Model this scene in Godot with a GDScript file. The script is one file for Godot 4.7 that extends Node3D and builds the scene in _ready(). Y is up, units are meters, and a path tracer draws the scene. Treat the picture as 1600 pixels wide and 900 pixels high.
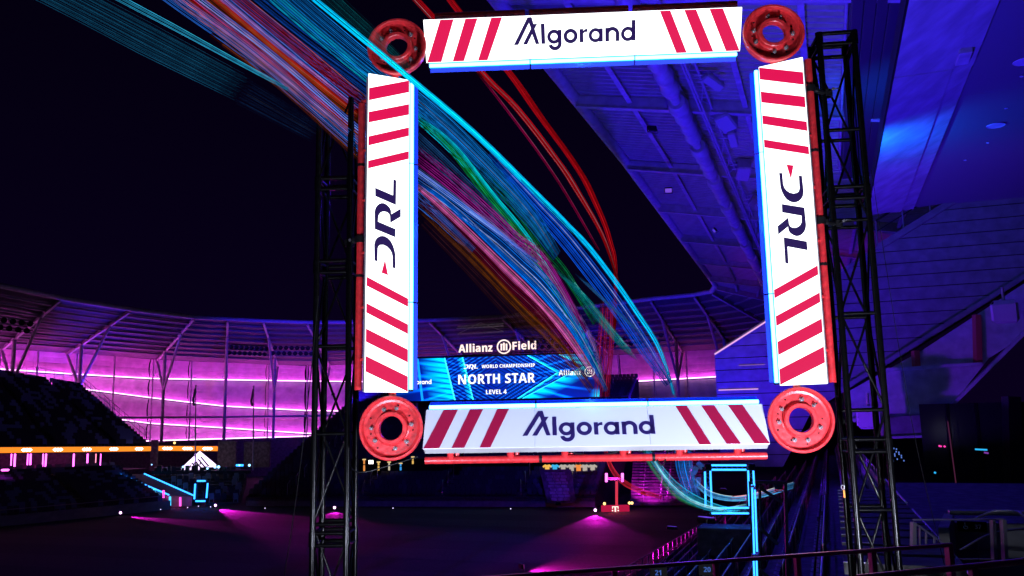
extends Node3D
# A drone-racing gate hung between two truss towers in the lower bowl of a football stadium at night.
# World: y up, metres, pitch at y = 0; the camera looks along -z. st(u, h, v) turns stadium axes (u along the pitch, v across it to the right) into the world.

const YAW := 0.34732
var eye := Vector3(0, 8, 0)
var rng := RandomNumberGenerator.new()
var M := {}


# ---------------------------------------------------------------- shapes
class Shape:
	var v := PackedVector3Array()
	var n := PackedVector3Array()
	var t := PackedVector2Array()
	var cc := PackedColorArray()
	var tint := Color.WHITE
	var tint2 := Color.WHITE

	func tri(a: Vector3, b: Vector3, c: Vector3, na: Vector3, nb: Vector3, nc: Vector3, ua := Vector2.ZERO, ub := Vector2.ZERO, uc := Vector2.ZERO) -> void:
		if (b - a).cross(c - a).dot(na + nb + nc) > 0.0:
			v.append_array([a, c, b]); n.append_array([na, nc, nb]); t.append_array([ua, uc, ub])
		else:
			v.append_array([a, b, c]); n.append_array([na, nb, nc]); t.append_array([ua, ub, uc])

	func quad(a: Vector3, b: Vector3, c: Vector3, d: Vector3, towards := Vector3.ZERO) -> void:
		var m := (c - a).cross(d - b)
		if m.length() < 1e-9:
			return
		m = m.normalized()
		if m.dot(towards) < 0.0:
			m = -m
		tri(a, b, c, m, m, m, Vector2(0, 1), Vector2(1, 1), Vector2(1, 0))
		tri(a, c, d, m, m, m, Vector2(0, 1), Vector2(1, 0), Vector2(0, 0))

	func box(x: Transform3D, s: Vector3) -> void:
		var h := s / 2.0
		for k in 3:
			for sg in [-1.0, 1.0]:
				var e := [Vector3(h.x, 0, 0), Vector3(0, h.y, 0), Vector3(0, 0, h.z)]
				var w: Vector3 = e[k] * sg
				var p: Vector3 = e[(k + 1) % 3]
				var q: Vector3 = e[(k + 2) % 3]
				quad(x * (w - p - q), x * (w + p - q), x * (w + p + q), x * (w - p + q), x.basis * w)

	# a box with its twelve edges chamfered by c
	func chamfer(x: Transform3D, s: Vector3, c: float) -> void:
		var h := s / 2.0
		var i := h - Vector3(c, c, c)
		for k in 3:
			for sg in [-1.0, 1.0]:
				var ax := [Vector3(1, 0, 0), Vector3(0, 1, 0), Vector3(0, 0, 1)]
				var w: Vector3 = ax[k] * h[k] * sg
				var p: Vector3 = ax[(k + 1) % 3] * i[(k + 1) % 3]
				var q: Vector3 = ax[(k + 2) % 3] * i[(k + 2) % 3]
				quad(x * (w - p - q), x * (w + p - q), x * (w + p + q), x * (w - p + q), x.basis * w)
				for sg2 in [-1.0, 1.0]:   # the bevel between face k and face k+1
					var j := (k + 1) % 3
					var l: Vector3 = ax[(k + 2) % 3] * i[(k + 2) % 3]
					var e1: Vector3 = ax[k] * h[k] * sg + ax[j] * i[j] * sg2
					var e2: Vector3 = ax[k] * i[k] * sg + ax[j] * h[j] * sg2
					quad(x * (e1 - l), x * (e1 + l), x * (e2 + l), x * (e2 - l), x.basis * (e1 + e2))

	func bar(a: Vector3, b: Vector3, w: float, h: float, up := Vector3.UP) -> void:
		var z := (b - a).normalized()
		if absf(z.dot(up)) > 0.98:
			up = Vector3.RIGHT
		var x := up.cross(z).normalized()
		box(Transform3D(Basis(x, z.cross(x), z), (a + b) / 2.0), Vector3(w, h, a.distance_to(b)))

	func tube(a: Vector3, b: Vector3, r: float, k := 8, r2 := -1.0) -> void:
		path([a, b], r, k, r2)

	func path(p: Array, r: float, k := 8, r2 := -1.0) -> void:
		r2 = r if r2 < 0.0 else r2
		var z := ((p[1] as Vector3) - (p[0] as Vector3)).normalized()
		var x := z.cross(Vector3.UP if absf(z.y) < 0.9 else Vector3.RIGHT).normalized()
		var rings := []
		var last := p.size() - 1
		for i in p.size():
			var d: Vector3 = ((p[mini(i + 1, last)] as Vector3) - (p[maxi(i - 1, 0)] as Vector3)).normalized()
			x = (x - d * x.dot(d)).normalized()
			var y := d.cross(x)
			var ring := []
			for j in k:
				var a := TAU * j / k
				ring.append(x * cos(a) + y * sin(a))
			rings.append(ring)
		for i in last:
			var ra := lerpf(r, r2, float(i) / last)
			var rb := lerpf(r, r2, float(i + 1) / last)
			for j in k:
				var j2 := (j + 1) % k
				var n0: Vector3 = rings[i][j]
				var n1: Vector3 = rings[i][j2]
				var n2: Vector3 = rings[i + 1][j2]
				var n3: Vector3 = rings[i + 1][j]
				tri(p[i] + n0 * ra, p[i] + n1 * ra, p[i + 1] + n2 * rb, n0, n1, n2)
				tri(p[i] + n0 * ra, p[i + 1] + n2 * rb, p[i + 1] + n3 * rb, n0, n2, n3)
		if k > 4:
			for j in range(1, k - 1):
				var c0 := z * -1.0
				tri(p[0] + rings[0][0] * r, p[0] + rings[0][j] * r, p[0] + rings[0][j + 1] * r, c0, c0, c0)
				var c1: Vector3 = ((p[last] as Vector3) - (p[last - 1] as Vector3)).normalized()
				tri(p[last] + rings[last][0] * r2, p[last] + rings[last][j] * r2, p[last] + rings[last][j + 1] * r2, c1, c1, c1)

	# profile of (radius, z) turned about the z axis of x; creases stay sharp
	func lathe(x: Transform3D, prof: Array, k := 40) -> void:
		for i in prof.size() - 1:
			var a: Vector2 = prof[i]
			var b: Vector2 = prof[i + 1]
			var m := Vector2(b.y - a.y, a.x - b.x).normalized()
			for j in k:
				var t0 := TAU * j / k
				var t1 := TAU * (j + 1) / k
				var d0 := Vector3(cos(t0), sin(t0), 0)
				var d1 := Vector3(cos(t1), sin(t1), 0)
				var z := Vector3(0, 0, 1)
				var n0 := x.basis * (d0 * m.x + z * m.y)
				var n1 := x.basis * (d1 * m.x + z * m.y)
				tri(x * (d0 * a.x + z * a.y), x * (d1 * a.x + z * a.y), x * (d1 * b.x + z * b.y), n0, n1, n1)
				tri(x * (d0 * a.x + z * a.y), x * (d1 * b.x + z * b.y), x * (d0 * b.x + z * b.y), n0, n1, n0)

	# a polygon of the xy plane given thickness from z0 to z1
	func prism(x: Transform3D, poly: PackedVector2Array, z0: float, z1: float) -> void:
		var idx := Geometry2D.triangulate_polygon(poly)
		var f := x.basis.z.normalized()
		for i in range(0, idx.size(), 3):
			var q := []
			for j in 3:
				q.append(Vector3(poly[idx[i + j]].x, poly[idx[i + j]].y, 0))
			var up := Vector3(0, 0, z1)
			var dn := Vector3(0, 0, z0)
			tri(x * (q[0] + up), x * (q[1] + up), x * (q[2] + up), f, f, f)
			tri(x * (q[0] + dn), x * (q[1] + dn), x * (q[2] + dn), -f, -f, -f)
		var cw := Geometry2D.is_polygon_clockwise(poly)
		for i in poly.size():
			var a := poly[i]
			var b := poly[(i + 1) % poly.size()]
			var o := Vector3(b.y - a.y, a.x - b.x, 0) * (-1.0 if cw else 1.0)
			quad(x * Vector3(a.x, a.y, z0), x * Vector3(b.x, b.y, z0), x * Vector3(b.x, b.y, z1), x * Vector3(a.x, a.y, z1), x.basis * o)

	func arc(x: Transform3D, c: Vector2, ro: float, ri: float, a0: float, a1: float, z0: float, z1: float, k := 28) -> void:
		var full := absf(a1 - a0) > TAU - 0.01
		for i in k:
			var p := PackedVector2Array()
			for q in [[ro, i], [ro, i + 1], [ri, i + 1], [ri, i]]:
				var a: float = lerpf(a0, a1, float(q[1]) / k)
				p.append(c + Vector2(cos(a), sin(a)) * q[0])
			var d: Vector2 = (p[0] + p[1]) / 2.0 - c
			var f := x.basis.z.normalized()
			quad(x * v3(p[0], z1), x * v3(p[1], z1), x * v3(p[2], z1), x * v3(p[3], z1), f)
			quad(x * v3(p[0], z0), x * v3(p[1], z0), x * v3(p[1], z1), x * v3(p[0], z1), x.basis * v3(d, 0))
			quad(x * v3(p[3], z0), x * v3(p[2], z0), x * v3(p[2], z1), x * v3(p[3], z1), x.basis * v3(-d, 0))
			if not full and (i == 0 or i == k - 1):
				var s := 0 if i == 0 else 1
				quad(x * v3(p[s], z0), x * v3(p[3 - s], z0), x * v3(p[3 - s], z1), x * v3(p[s], z1))

	func v3(p: Vector2, z: float) -> Vector3:
		return Vector3(p.x, p.y, z)

	func mesh() -> ArrayMesh:
		var a := []
		a.resize(Mesh.ARRAY_MAX)
		a[Mesh.ARRAY_VERTEX] = v
		a[Mesh.ARRAY_NORMAL] = n
		a[Mesh.ARRAY_TEX_UV] = t
		if cc.size() == v.size():
			a[Mesh.ARRAY_COLOR] = cc
		var m := ArrayMesh.new()
		m.add_surface_from_arrays(Mesh.PRIMITIVE_TRIANGLES, a)
		return m


# ---------------------------------------------------------------- naming
func obj(called: String, s, m: Material, parent: Node = self, at := Transform3D()) -> MeshInstance3D:
	var o := MeshInstance3D.new()
	o.name = called
	o.mesh = s.mesh() if s is Shape else s
	o.material_override = m
	o.transform = at
	parent.add_child(o, true)
	return o


func tag(o: Node, label: String, category: String, group := "", kind := "") -> Node:
	o.set_meta("label", label)
	if category:
		o.set_meta("category", category)
	if group:
		o.set_meta("group", group)
	if kind:
		o.set_meta("kind", kind)
	return o


func thing(called: String, label: String, category: String, at := Transform3D(), group := "") -> Node3D:
	var o := Node3D.new()
	o.name = called
	o.transform = at
	add_child(o, true)
	tag(o, label, category, group)
	return o


func struct(called: String, s, m: Material, label := "") -> MeshInstance3D:
	var o := obj(called, s, m)
	o.set_meta("kind", "structure")
	if label:
		o.set_meta("label", label)
	return o


func stuff(o: Node) -> Node:
	o.set_meta("kind", "stuff")
	return o


func st(u: float, h: float, v: float) -> Vector3:
	return Vector3(sin(YAW) * u + cos(YAW) * v, h, -cos(YAW) * u + sin(YAW) * v)


func sbasis() -> Basis:   # x = across the pitch to the right (v), y up, -z = along the pitch (u)
	return Basis(Vector3(cos(YAW), 0, sin(YAW)), Vector3.UP, Vector3(-sin(YAW), 0, cos(YAW)))


func sx(u: float, h: float, v: float) -> Transform3D:
	return Transform3D(sbasis(), st(u, h, v))


func T(p: Vector3) -> Transform3D:
	return Transform3D(Basis(), p)


func facing(p: Vector3, towards: Vector3) -> Transform3D:   # +z looks from p to towards
	var z := (towards - p).normalized()
	var x := Vector3.UP.cross(z).normalized()
	return Transform3D(Basis(x, z.cross(x), z), p)


func many(called: String, mesh: Mesh, m: Material, xs: Array, parent: Node = self, cols := []) -> MultiMeshInstance3D:
	var mm := MultiMesh.new()
	mm.transform_format = MultiMesh.TRANSFORM_3D
	mm.use_colors = cols.size() > 0
	mm.mesh = mesh
	mm.instance_count = xs.size()
	for i in xs.size():
		mm.set_instance_transform(i, xs[i])
		if cols.size():
			mm.set_instance_color(i, cols[i])
	var o := MultiMeshInstance3D.new()
	o.name = called
	o.multimesh = mm
	o.material_override = m
	parent.add_child(o, true)
	stuff(o)
	return o


# ---------------------------------------------------------------- materials
func mat(r: float, g: float, b: float, rough := 0.6, metal := 0.0) -> StandardMaterial3D:
	var m := StandardMaterial3D.new()
	m.albedo_color = Color(r, g, b).linear_to_srgb()
	m.roughness = rough
	m.metallic = metal
	return m


func glow(r: float, g: float, b: float, energy := 1.0) -> StandardMaterial3D:
	var m := mat(0.006, 0.006, 0.006, 0.6)
	m.metallic_specular = 0.2
	m.emission_enabled = true
	m.emission = Color(r, g, b).linear_to_srgb()
	m.emission_energy_multiplier = energy
	return m


func noise_tex(freq: float, oct: int, lo: float, hi: float, seed_: int, size := 256) -> NoiseTexture2D:
	var f := FastNoiseLite.new()
	f.seed = seed_
	f.frequency = freq
	f.fractal_octaves = oct
	var t := NoiseTexture2D.new()
	t.width = size
	t.height = size
	t.seamless = true
	t.noise = f
	var g := Gradient.new()
	g.set_color(0, Color(lo, lo, lo))
	g.set_color(1, Color(hi, hi, hi))
	t.color_ramp = g
	return t


func worn(m: StandardMaterial3D, scale: float, seed_: int, lo := 0.55, hi := 1.0, bump := 0.0) -> StandardMaterial3D:
	m.albedo_texture = noise_tex(0.02, 5, lo, hi, seed_)
	m.uv1_triplanar = true
	m.uv1_world_triplanar = true
	m.uv1_scale = Vector3.ONE * scale
	if bump > 0.0:
		m.heightmap_enabled = true
		m.heightmap_texture = noise_tex(0.03, 5, 0.0, 1.0, seed_ + 7)
		m.heightmap_scale = bump
	return m


func lamp(parent: Node, kind: String, at: Vector3, col: Color, energy: float, towards := Vector3.ZERO, angle := 40.0, soft := 0.0) -> Light3D:
	var l: Light3D
	if kind == "spot":
		var s := SpotLight3D.new()
		s.spot_angle = angle
		s.spot_range = 120.0
		s.spot_attenuation = 2.0
		s.spot_angle_attenuation = 0.6
		l = s
	else:
		var o := OmniLight3D.new()
		o.omni_range = 120.0
		o.omni_attenuation = 2.0
		l = o
	l.name = "lamp_light"
	l.light_color = col
	l.light_energy = energy
	l.light_size = soft
	l.shadow_enabled = true
	parent.add_child(l, true)
	if kind == "spot":
		var inv: Transform3D = (parent as Node3D).transform.affine_inverse() if parent != self else Transform3D()
		var p := inv * at
		var q := inv * towards
		l.transform = Transform3D(Basis.looking_at((q - p).normalized(), Vector3.UP if absf((q - p).normalized().y) < 0.95 else Vector3.RIGHT), p)
	else:
		l.position = ((parent as Node3D).transform.affine_inverse() if parent != self else Transform3D()) * at
	return l


func catmull(p: Array, steps: int) -> Array:
	var out := []
	for i in p.size() - 1:
		var a: Vector3 = p[maxi(i - 1, 0)]
		var b: Vector3 = p[i]
		var c: Vector3 = p[i + 1]
		var d: Vector3 = p[mini(i + 2, p.size() - 1)]
		if i == 0:
			a = b * 2.0 - c
		if i == p.size() - 2:
			d = c * 2.0 - b
		for s in steps:
			out.append(b.cubic_interpolate(c, a, d, float(s) / steps))
	out.append(p[-1])
	return out


func pts(a: Array) -> PackedVector2Array:
	var p := PackedVector2Array()
	for i in range(0, a.size(), 2):
		p.append(Vector2(a[i], a[i + 1]))
	return p


func _ready() -> void:
	rng.seed = 20231
	view_and_light()
	materials()
	ground()
	roof()
	facade()
	left_stand()
	far_stand()
	right_stand()
	right_building()
	screen()
	towers()
	gate()
	second_gate()
	field_things()
	foreground_rails()
	streaks()


func view_and_light() -> void:
	var c := Camera3D.new()
	c.name = "camera"
	c.fov = 37.13
	c.near = 0.05
	c.far = 2000.0
	c.position = eye
	c.basis = Basis(Vector3.RIGHT, deg_to_rad(8.87)) * Basis(Vector3.BACK, deg_to_rad(-1.1))
	c.current = true
	add_child(c)
	var sky := ProceduralSkyMaterial.new()
	sky.sky_top_color = Color(0.0002, 0.0001, 0.0008).linear_to_srgb()
	sky.sky_horizon_color = Color(0.0026, 0.0004, 0.0105).linear_to_srgb()
	sky.sky_curve = 0.35
	sky.ground_bottom_color = Color(0.001, 0.0004, 0.004).linear_to_srgb()
	sky.ground_horizon_color = Color(0.0015, 0.0004, 0.006).linear_to_srgb()
	var e := Environment.new()
	e.background_mode = Environment.BG_SKY
	e.sky = Sky.new()
	e.sky.sky_material = sky
	e.background_energy_multiplier = 1.0
	e.tonemap_mode = Environment.TONE_MAPPER_LINEAR
	e.tonemap_exposure = 1.0
	e.sdfgi_enabled = true
	e.ssao_enabled = true
	e.ssil_enabled = true
	var w := WorldEnvironment.new()
	w.name = "night_air"
	w.environment = e
	add_child(w)


func materials() -> void:
	M.grass = worn(mat(0.020, 0.034, 0.016, 0.9), 0.6, 3, 0.5, 1.0, 2.0)
	M.grass_light = worn(mat(0.030, 0.048, 0.024, 0.85), 0.6, 4, 0.5, 1.0, 2.0)
	M.dirt = mat(0.03, 0.03, 0.03, 0.95)
	M.concrete = worn(mat(0.32, 0.31, 0.30, 0.75), 0.35, 11, 0.55, 1.0, 0.6)
	M.dark_concrete = worn(mat(0.14, 0.135, 0.13, 0.8), 0.4, 12, 0.5, 1.0, 0.6)
	M.black = worn(mat(0.012, 0.012, 0.014, 0.38, 0.2), 2.0, 13, 0.6, 1.0)
	M.black_flat = mat(0.008, 0.008, 0.009, 0.7)
	M.black_flat.metallic_specular = 0.1
	M.truss = worn(mat(0.0025, 0.0025, 0.003, 0.24), 3.0, 14, 0.5, 1.0)
	M.truss.metallic_specular = 0.28
	M.steel = mat(0.35, 0.35, 0.36, 0.35, 0.7)
	M.rail = mat(0.45, 0.45, 0.47, 0.3, 0.9)
	M.bolt = mat(0.75, 0.75, 0.78, 0.22, 0.9)
	M.white_steel = worn(mat(0.55, 0.55, 0.56, 0.45), 0.3, 15, 0.75, 1.0)
	M.deck = worn(mat(0.45, 0.45, 0.46, 0.42, 0.15), 0.25, 16, 0.75, 1.0)
	M.skin = worn(mat(0.62, 0.58, 0.62, 0.7), 0.12, 17, 0.72, 1.0)
	M.clad = worn(mat(0.26, 0.26, 0.27, 0.5), 0.3, 18, 0.75, 1.0)
	M.seat = mat(0.05, 0.055, 0.08, 0.45)
	M.seat_light = mat(0.30, 0.34, 0.42, 0.45)
	M.seats = mat(1, 1, 1, 0.45)
	M.seats.vertex_color_use_as_albedo = true
	M.red = worn(mat(0.85, 0.034, 0.042, 0.36), 2.6, 19, 0.68, 1.0, 0.15)
	M.white_panel = mat(0.56, 0.60, 0.68, 0.35)
	M.crimson_print = mat(0.30, 0.004, 0.04, 0.4)
	M.navy_print = mat(0.018, 0.008, 0.09, 0.4)
	M.lit_panel = glow(0.93, 0.97, 1.0, 2.6)
	M.lit_stripe = glow(0.78, 0.003, 0.085, 1.0)
	M.lit_navy = glow(0.016, 0.003, 0.085, 1.0)
	M.tube = glow(0.06, 0.34, 1.0, 16.0)
	M.flange = mat(0.0, 0.03, 0.5, 0.6)
	M.tube_side = glow(0.0, 0.30, 1.0, 1.8)
	M.blue_tube = glow(0.03, 0.30, 1.0, 3.2)
	M.pink_tube = glow(1.0, 0.12, 0.85, 4.0)
	M.pink_strip = glow(1.0, 0.42, 0.98, 4.5)
	M.orange = glow(1.0, 0.26, 0.02, 1.2)
	M.white_glow = glow(1.0, 0.9, 0.85, 3.0)
	M.warm_glow = glow(1.0, 0.62, 0.2, 2.5)
	M.glass = mat(0.008, 0.008, 0.010, 0.12)
	M.glass.metallic_specular = 0.08
	M.red_steel = mat(0.5, 0.10, 0.07, 0.5)
	M.board_concrete = worn(mat(0.40, 0.40, 0.40, 0.7), 0.5, 23, 0.78, 1.0, 0.6)
	M.board_concrete.uv1_scale = Vector3(0.35, 0.35, 0.08)
	M.dark_ceiling = mat(0.16, 0.16, 0.17, 0.6)
	M.grille = mat(0.35, 0.35, 0.36, 0.7)
	M.sign_black = mat(0.002, 0.002, 0.002, 0.8)
	M.sign_black.metallic_specular = 0.05
	M.sign_ink = mat(0.9, 0.9, 0.92, 0.5)
	M.sign_ink_blue = glow(0.03, 0.12, 0.55, 0.7)
	M.sign_white = glow(1.0, 0.78, 0.70, 1.4)
	M.painted_rail = mat(0.75, 0.20, 0.36, 0.3, 0.85)
	M.violet_rail = mat(0.30, 0.28, 0.34, 0.4, 0.4)
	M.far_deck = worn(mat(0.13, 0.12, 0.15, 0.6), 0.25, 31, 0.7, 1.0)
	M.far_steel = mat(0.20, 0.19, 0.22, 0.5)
	M.dark_steel = mat(0.05, 0.035, 0.055, 0.5)
	M.row_rail = mat(0.42, 0.42, 0.44, 0.32, 0.85)
	M.plate = mat(0.02, 0.02, 0.03, 0.5)


func ground() -> void:
	var g := Shape.new()
	g.quad(Vector3(-900, -0.25, 500), Vector3(900, -0.25, 500), Vector3(900, -0.25, -1200), Vector3(-900, -0.25, -1200), Vector3.UP)
	struct("ground", g, M.dirt, "dark ground running out beyond the stadium")
	var p := Shape.new()
	p.quad(st(-60, 0, -74), st(-60, 0, -6), st(78, 0, -6), st(78, 0, -74), Vector3.UP)
	var pitch := struct("pitch", p, M.grass, "dark turf pitch between the stands")
	for i in 12:   # mown bands across the turf
		var b := Shape.new()
		var u := -16.0 + i * 8.0
		b.quad(st(u, 0.004, -71), st(u, 0.004, -9), st(u + 4.0, 0.004, -9), st(u + 4.0, 0.004, -71), Vector3.UP)
		obj("mown_band", b, M.grass_light, pitch)


# ---------------------------------------------------------------- the canopy roof
const RING := [   # inner u, v and outer u, v of every radial girder, from the right side round the far end to the left side
	[4, -10, 4, 14], [15, -10, 15, 14], [26, -10, 26, 14], [37, -10, 37, 14], [48, -10, 48, 14], [59, -10.2, 59, 14], [70, -10.4, 70, 14], [81, -10.6, 81, 14], [92, -10.8, 93, 13],
	[99, -11, 112, 9], [103.5, -12, 127, -3], [105.4, -14.4, 133, -13], [106.5, -20, 134, -20.5], [111.0, -32, 135, -32], [114.8, -43, 133, -43], [113.4, -54, 132.5, -56],
	[110.8, -63, 131.5, -70], [106.9, -70.6, 130, -81], [102.5, -75.0, 124, -87.5], [98.4, -78.0, 114.8, -91], [94.5, -80.6, 103.2, -94.6], [84.5, -82, 88, -96], [73.5, -81.6, 79, -97], [62.5, -79.5, 67, -96], [51.5, -76.5, 57, -94], [40, -74, 45, -93]]


func ring_at(i: int, t: float, drop := 0.0) -> Vector3:
	var r: Array = RING[i]
	return st(lerpf(r[0], r[2], t), lerpf(23.0, 18.35, t) - drop, lerpf(r[1], r[3], t))


func roof() -> void:
	var root := thing("stadium_canopy", "great steel canopy roof ringing the stadium, lit blue on the right and magenta beyond", "roof")
	# corrugated deck on the near right side, plain sheets elsewhere; every bay is a part
	for i in RING.size() - 1:
		var s := Shape.new()
		var n := 1
		if i < 9:
			n = 24
		for k in n:
			var f0 := float(k) / n
			var f1 := float(k + 1) / n
			if n == 1:
				s.quad(ring_at(i, 0), ring_at(i + 1, 0), ring_at(i + 1, 1), ring_at(i, 1), Vector3.DOWN)
				continue
			var up := Vector3(0, 0.20, 0)
			for q in [[0.0, 0.30, 0, 0], [0.30, 0.45, 0, 1], [0.45, 0.85, 1, 1], [0.85, 1.0, 1, 0]]:
				var a := lerpf(f0, f1, q[0])
				var b := lerpf(f0, f1, q[1])
				var a0 = ring_at(i, 0).lerp(ring_at(i + 1, 0), a) + up * q[2]
				var a1 = ring_at(i, 1).lerp(ring_at(i + 1, 1), a) + up * q[2]
				var b0 = ring_at(i, 0).lerp(ring_at(i + 1, 0), b) + up * q[3]
				var b1 = ring_at(i, 1).lerp(ring_at(i + 1, 1), b) + up * q[3]
				s.quad(a0, b0, b1, a1, Vector3.DOWN)
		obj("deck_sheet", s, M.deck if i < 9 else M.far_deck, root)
	var top := Shape.new()
	for i in RING.size() - 1:
		var up := Vector3(0, 0.25, 0)
		top.quad(ring_at(i, 0) + up, ring_at(i + 1, 0) + up, ring_at(i + 1, 1) + up, ring_at(i, 1) + up, Vector3.UP)
	obj("roof_covering", top, M.dark_concrete, root)
	for i in RING.size():   # radial girders: a web and a bottom flange
		var s := Shape.new()
		var a := ring_at(i, 0.0, 0.28)
		var b := ring_at(i, 1.0, 0.28)
		var w := 0.55 if i < 10 else 0.42
		s.bar(a, b, 0.10, w)
		s.bar(a - Vector3(0, w / 2, 0), b - Vector3(0, w / 2, 0), 0.30, 0.05)
		obj("girder", s, M.white_steel, root)
	for i in RING.size() - 1:   # the rolled inner edge and the purlins
		var s := Shape.new()
		s.tube(ring_at(i, -0.005, 0.05), ring_at(i + 1, -0.005, 0.05), 0.30, 12)
		obj("edge_beam", s, M.white_steel, root)
		for k in range(1, 9):
			var t := 0.105 * k
			var p := Shape.new()
			p.bar(ring_at(i, t, 0.17), ring_at(i + 1, t, 0.17), 0.10, 0.22)
			p.bar(ring_at(i, t, 0.29), ring_at(i + 1, t, 0.29), 0.22, 0.03)
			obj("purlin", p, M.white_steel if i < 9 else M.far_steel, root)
	# columns with their branching struts under the far and left sides
	for i in range(11, RING.size()):
		var t := thing("roof_column", "steel roof column with branching struts, %s" % COLUMN_AT[i - 11], "column", Transform3D(), "branching columns under the far canopy")
		var foot := ring_at(i, 0.74)
		foot.y = 6.0
		var node := foot
		node.y = 13.6
		var s := Shape.new()
		s.tube(foot, ring_at(i, 0.74, 0.5), 0.24, 12)
		s.lathe(T(foot + Vector3(0, 0.1, 0)) * Transform3D(Basis(Vector3.RIGHT, -PI / 2), Vector3.ZERO), [Vector2(0.5, -0.1), Vector2(0.5, 0.1), Vector2(0.0, 0.1)], 12)
		obj("post", s, M.white_steel, t)
		for q in [0.30, 0.97]:
			var b := Shape.new()
			b.tube(node, ring_at(i, q, 0.5), 0.19, 10)
			obj("strut", b, M.white_steel, t)
		if i < RING.size() - 1:
			var f2 := ring_at(i + 1, 0.74)
			f2.y = 9.6
			var g := Shape.new()
			var f1 := foot
			f1.y = 9.6
			g.tube(f1, f2, 0.16, 8)
			obj("tie_pipe", g, M.white_steel, t)
	# stage-lamp clusters under the far deck
	var k := 0
	for q in [[17, 0.42], [18, 0.45], [12, 0.5], [13, 0.45], [22, 0.35]]:
		var t := thing("lamp_rack", "dark rack of round lamps under the canopy, %s" % ["above the wide magenta bay", "behind the left truss tower", "right of the scoreboard lettering", "over the far right corner", "over the left upper tier"][k], "lamps", Transform3D(), "lamp racks under the canopy")
		k += 1
		var a := ring_at(q[0], q[1], 0.9)
		var b := ring_at(q[0] + 1, q[1], 0.9)
		var fr := Shape.new()
		fr.bar(a.lerp(b, 0.05), a.lerp(b, 0.95), 0.1, 0.1)
		fr.bar(a.lerp(b, 0.05) + Vector3(0, -0.9, 0), a.lerp(b, 0.95) + Vector3(0, -0.9, 0), 0.1, 0.1)
		obj("frame", fr, M.black, t)
		for row in 2:
			for c in 8:
				var p := a.lerp(b, 0.1 + c * 0.115 + row * 0.04) + Vector3(0, -0.1 - row * 0.85, 0)
				var s := Shape.new()
				s.lathe(facing(p, Vector3(0, 4, -20)), [Vector2(0.0, -0.35), Vector2(0.2, -0.3), Vector2(0.34, 0.05), Vector2(0.34, 0.1), Vector2(0.3, 0.08), Vector2(0.0, 0.02)], 10)
				obj("lamp_can", s, M.black, t)
	duct()


const COLUMN_AT := ["at the far right corner", "in the far bay beside the clad end wall", "right of the scoreboard", "behind the right part of the scoreboard", "behind the left part of the scoreboard", "behind the gate's left bar", "behind the left truss tower", "left of the left tower", "before the widest magenta bay", "where the flagpoles stand", "at the end of the left upper tier", "above the upper tier's last rows", "second from the left edge", "at the left edge", "beyond the left edge"]


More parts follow.
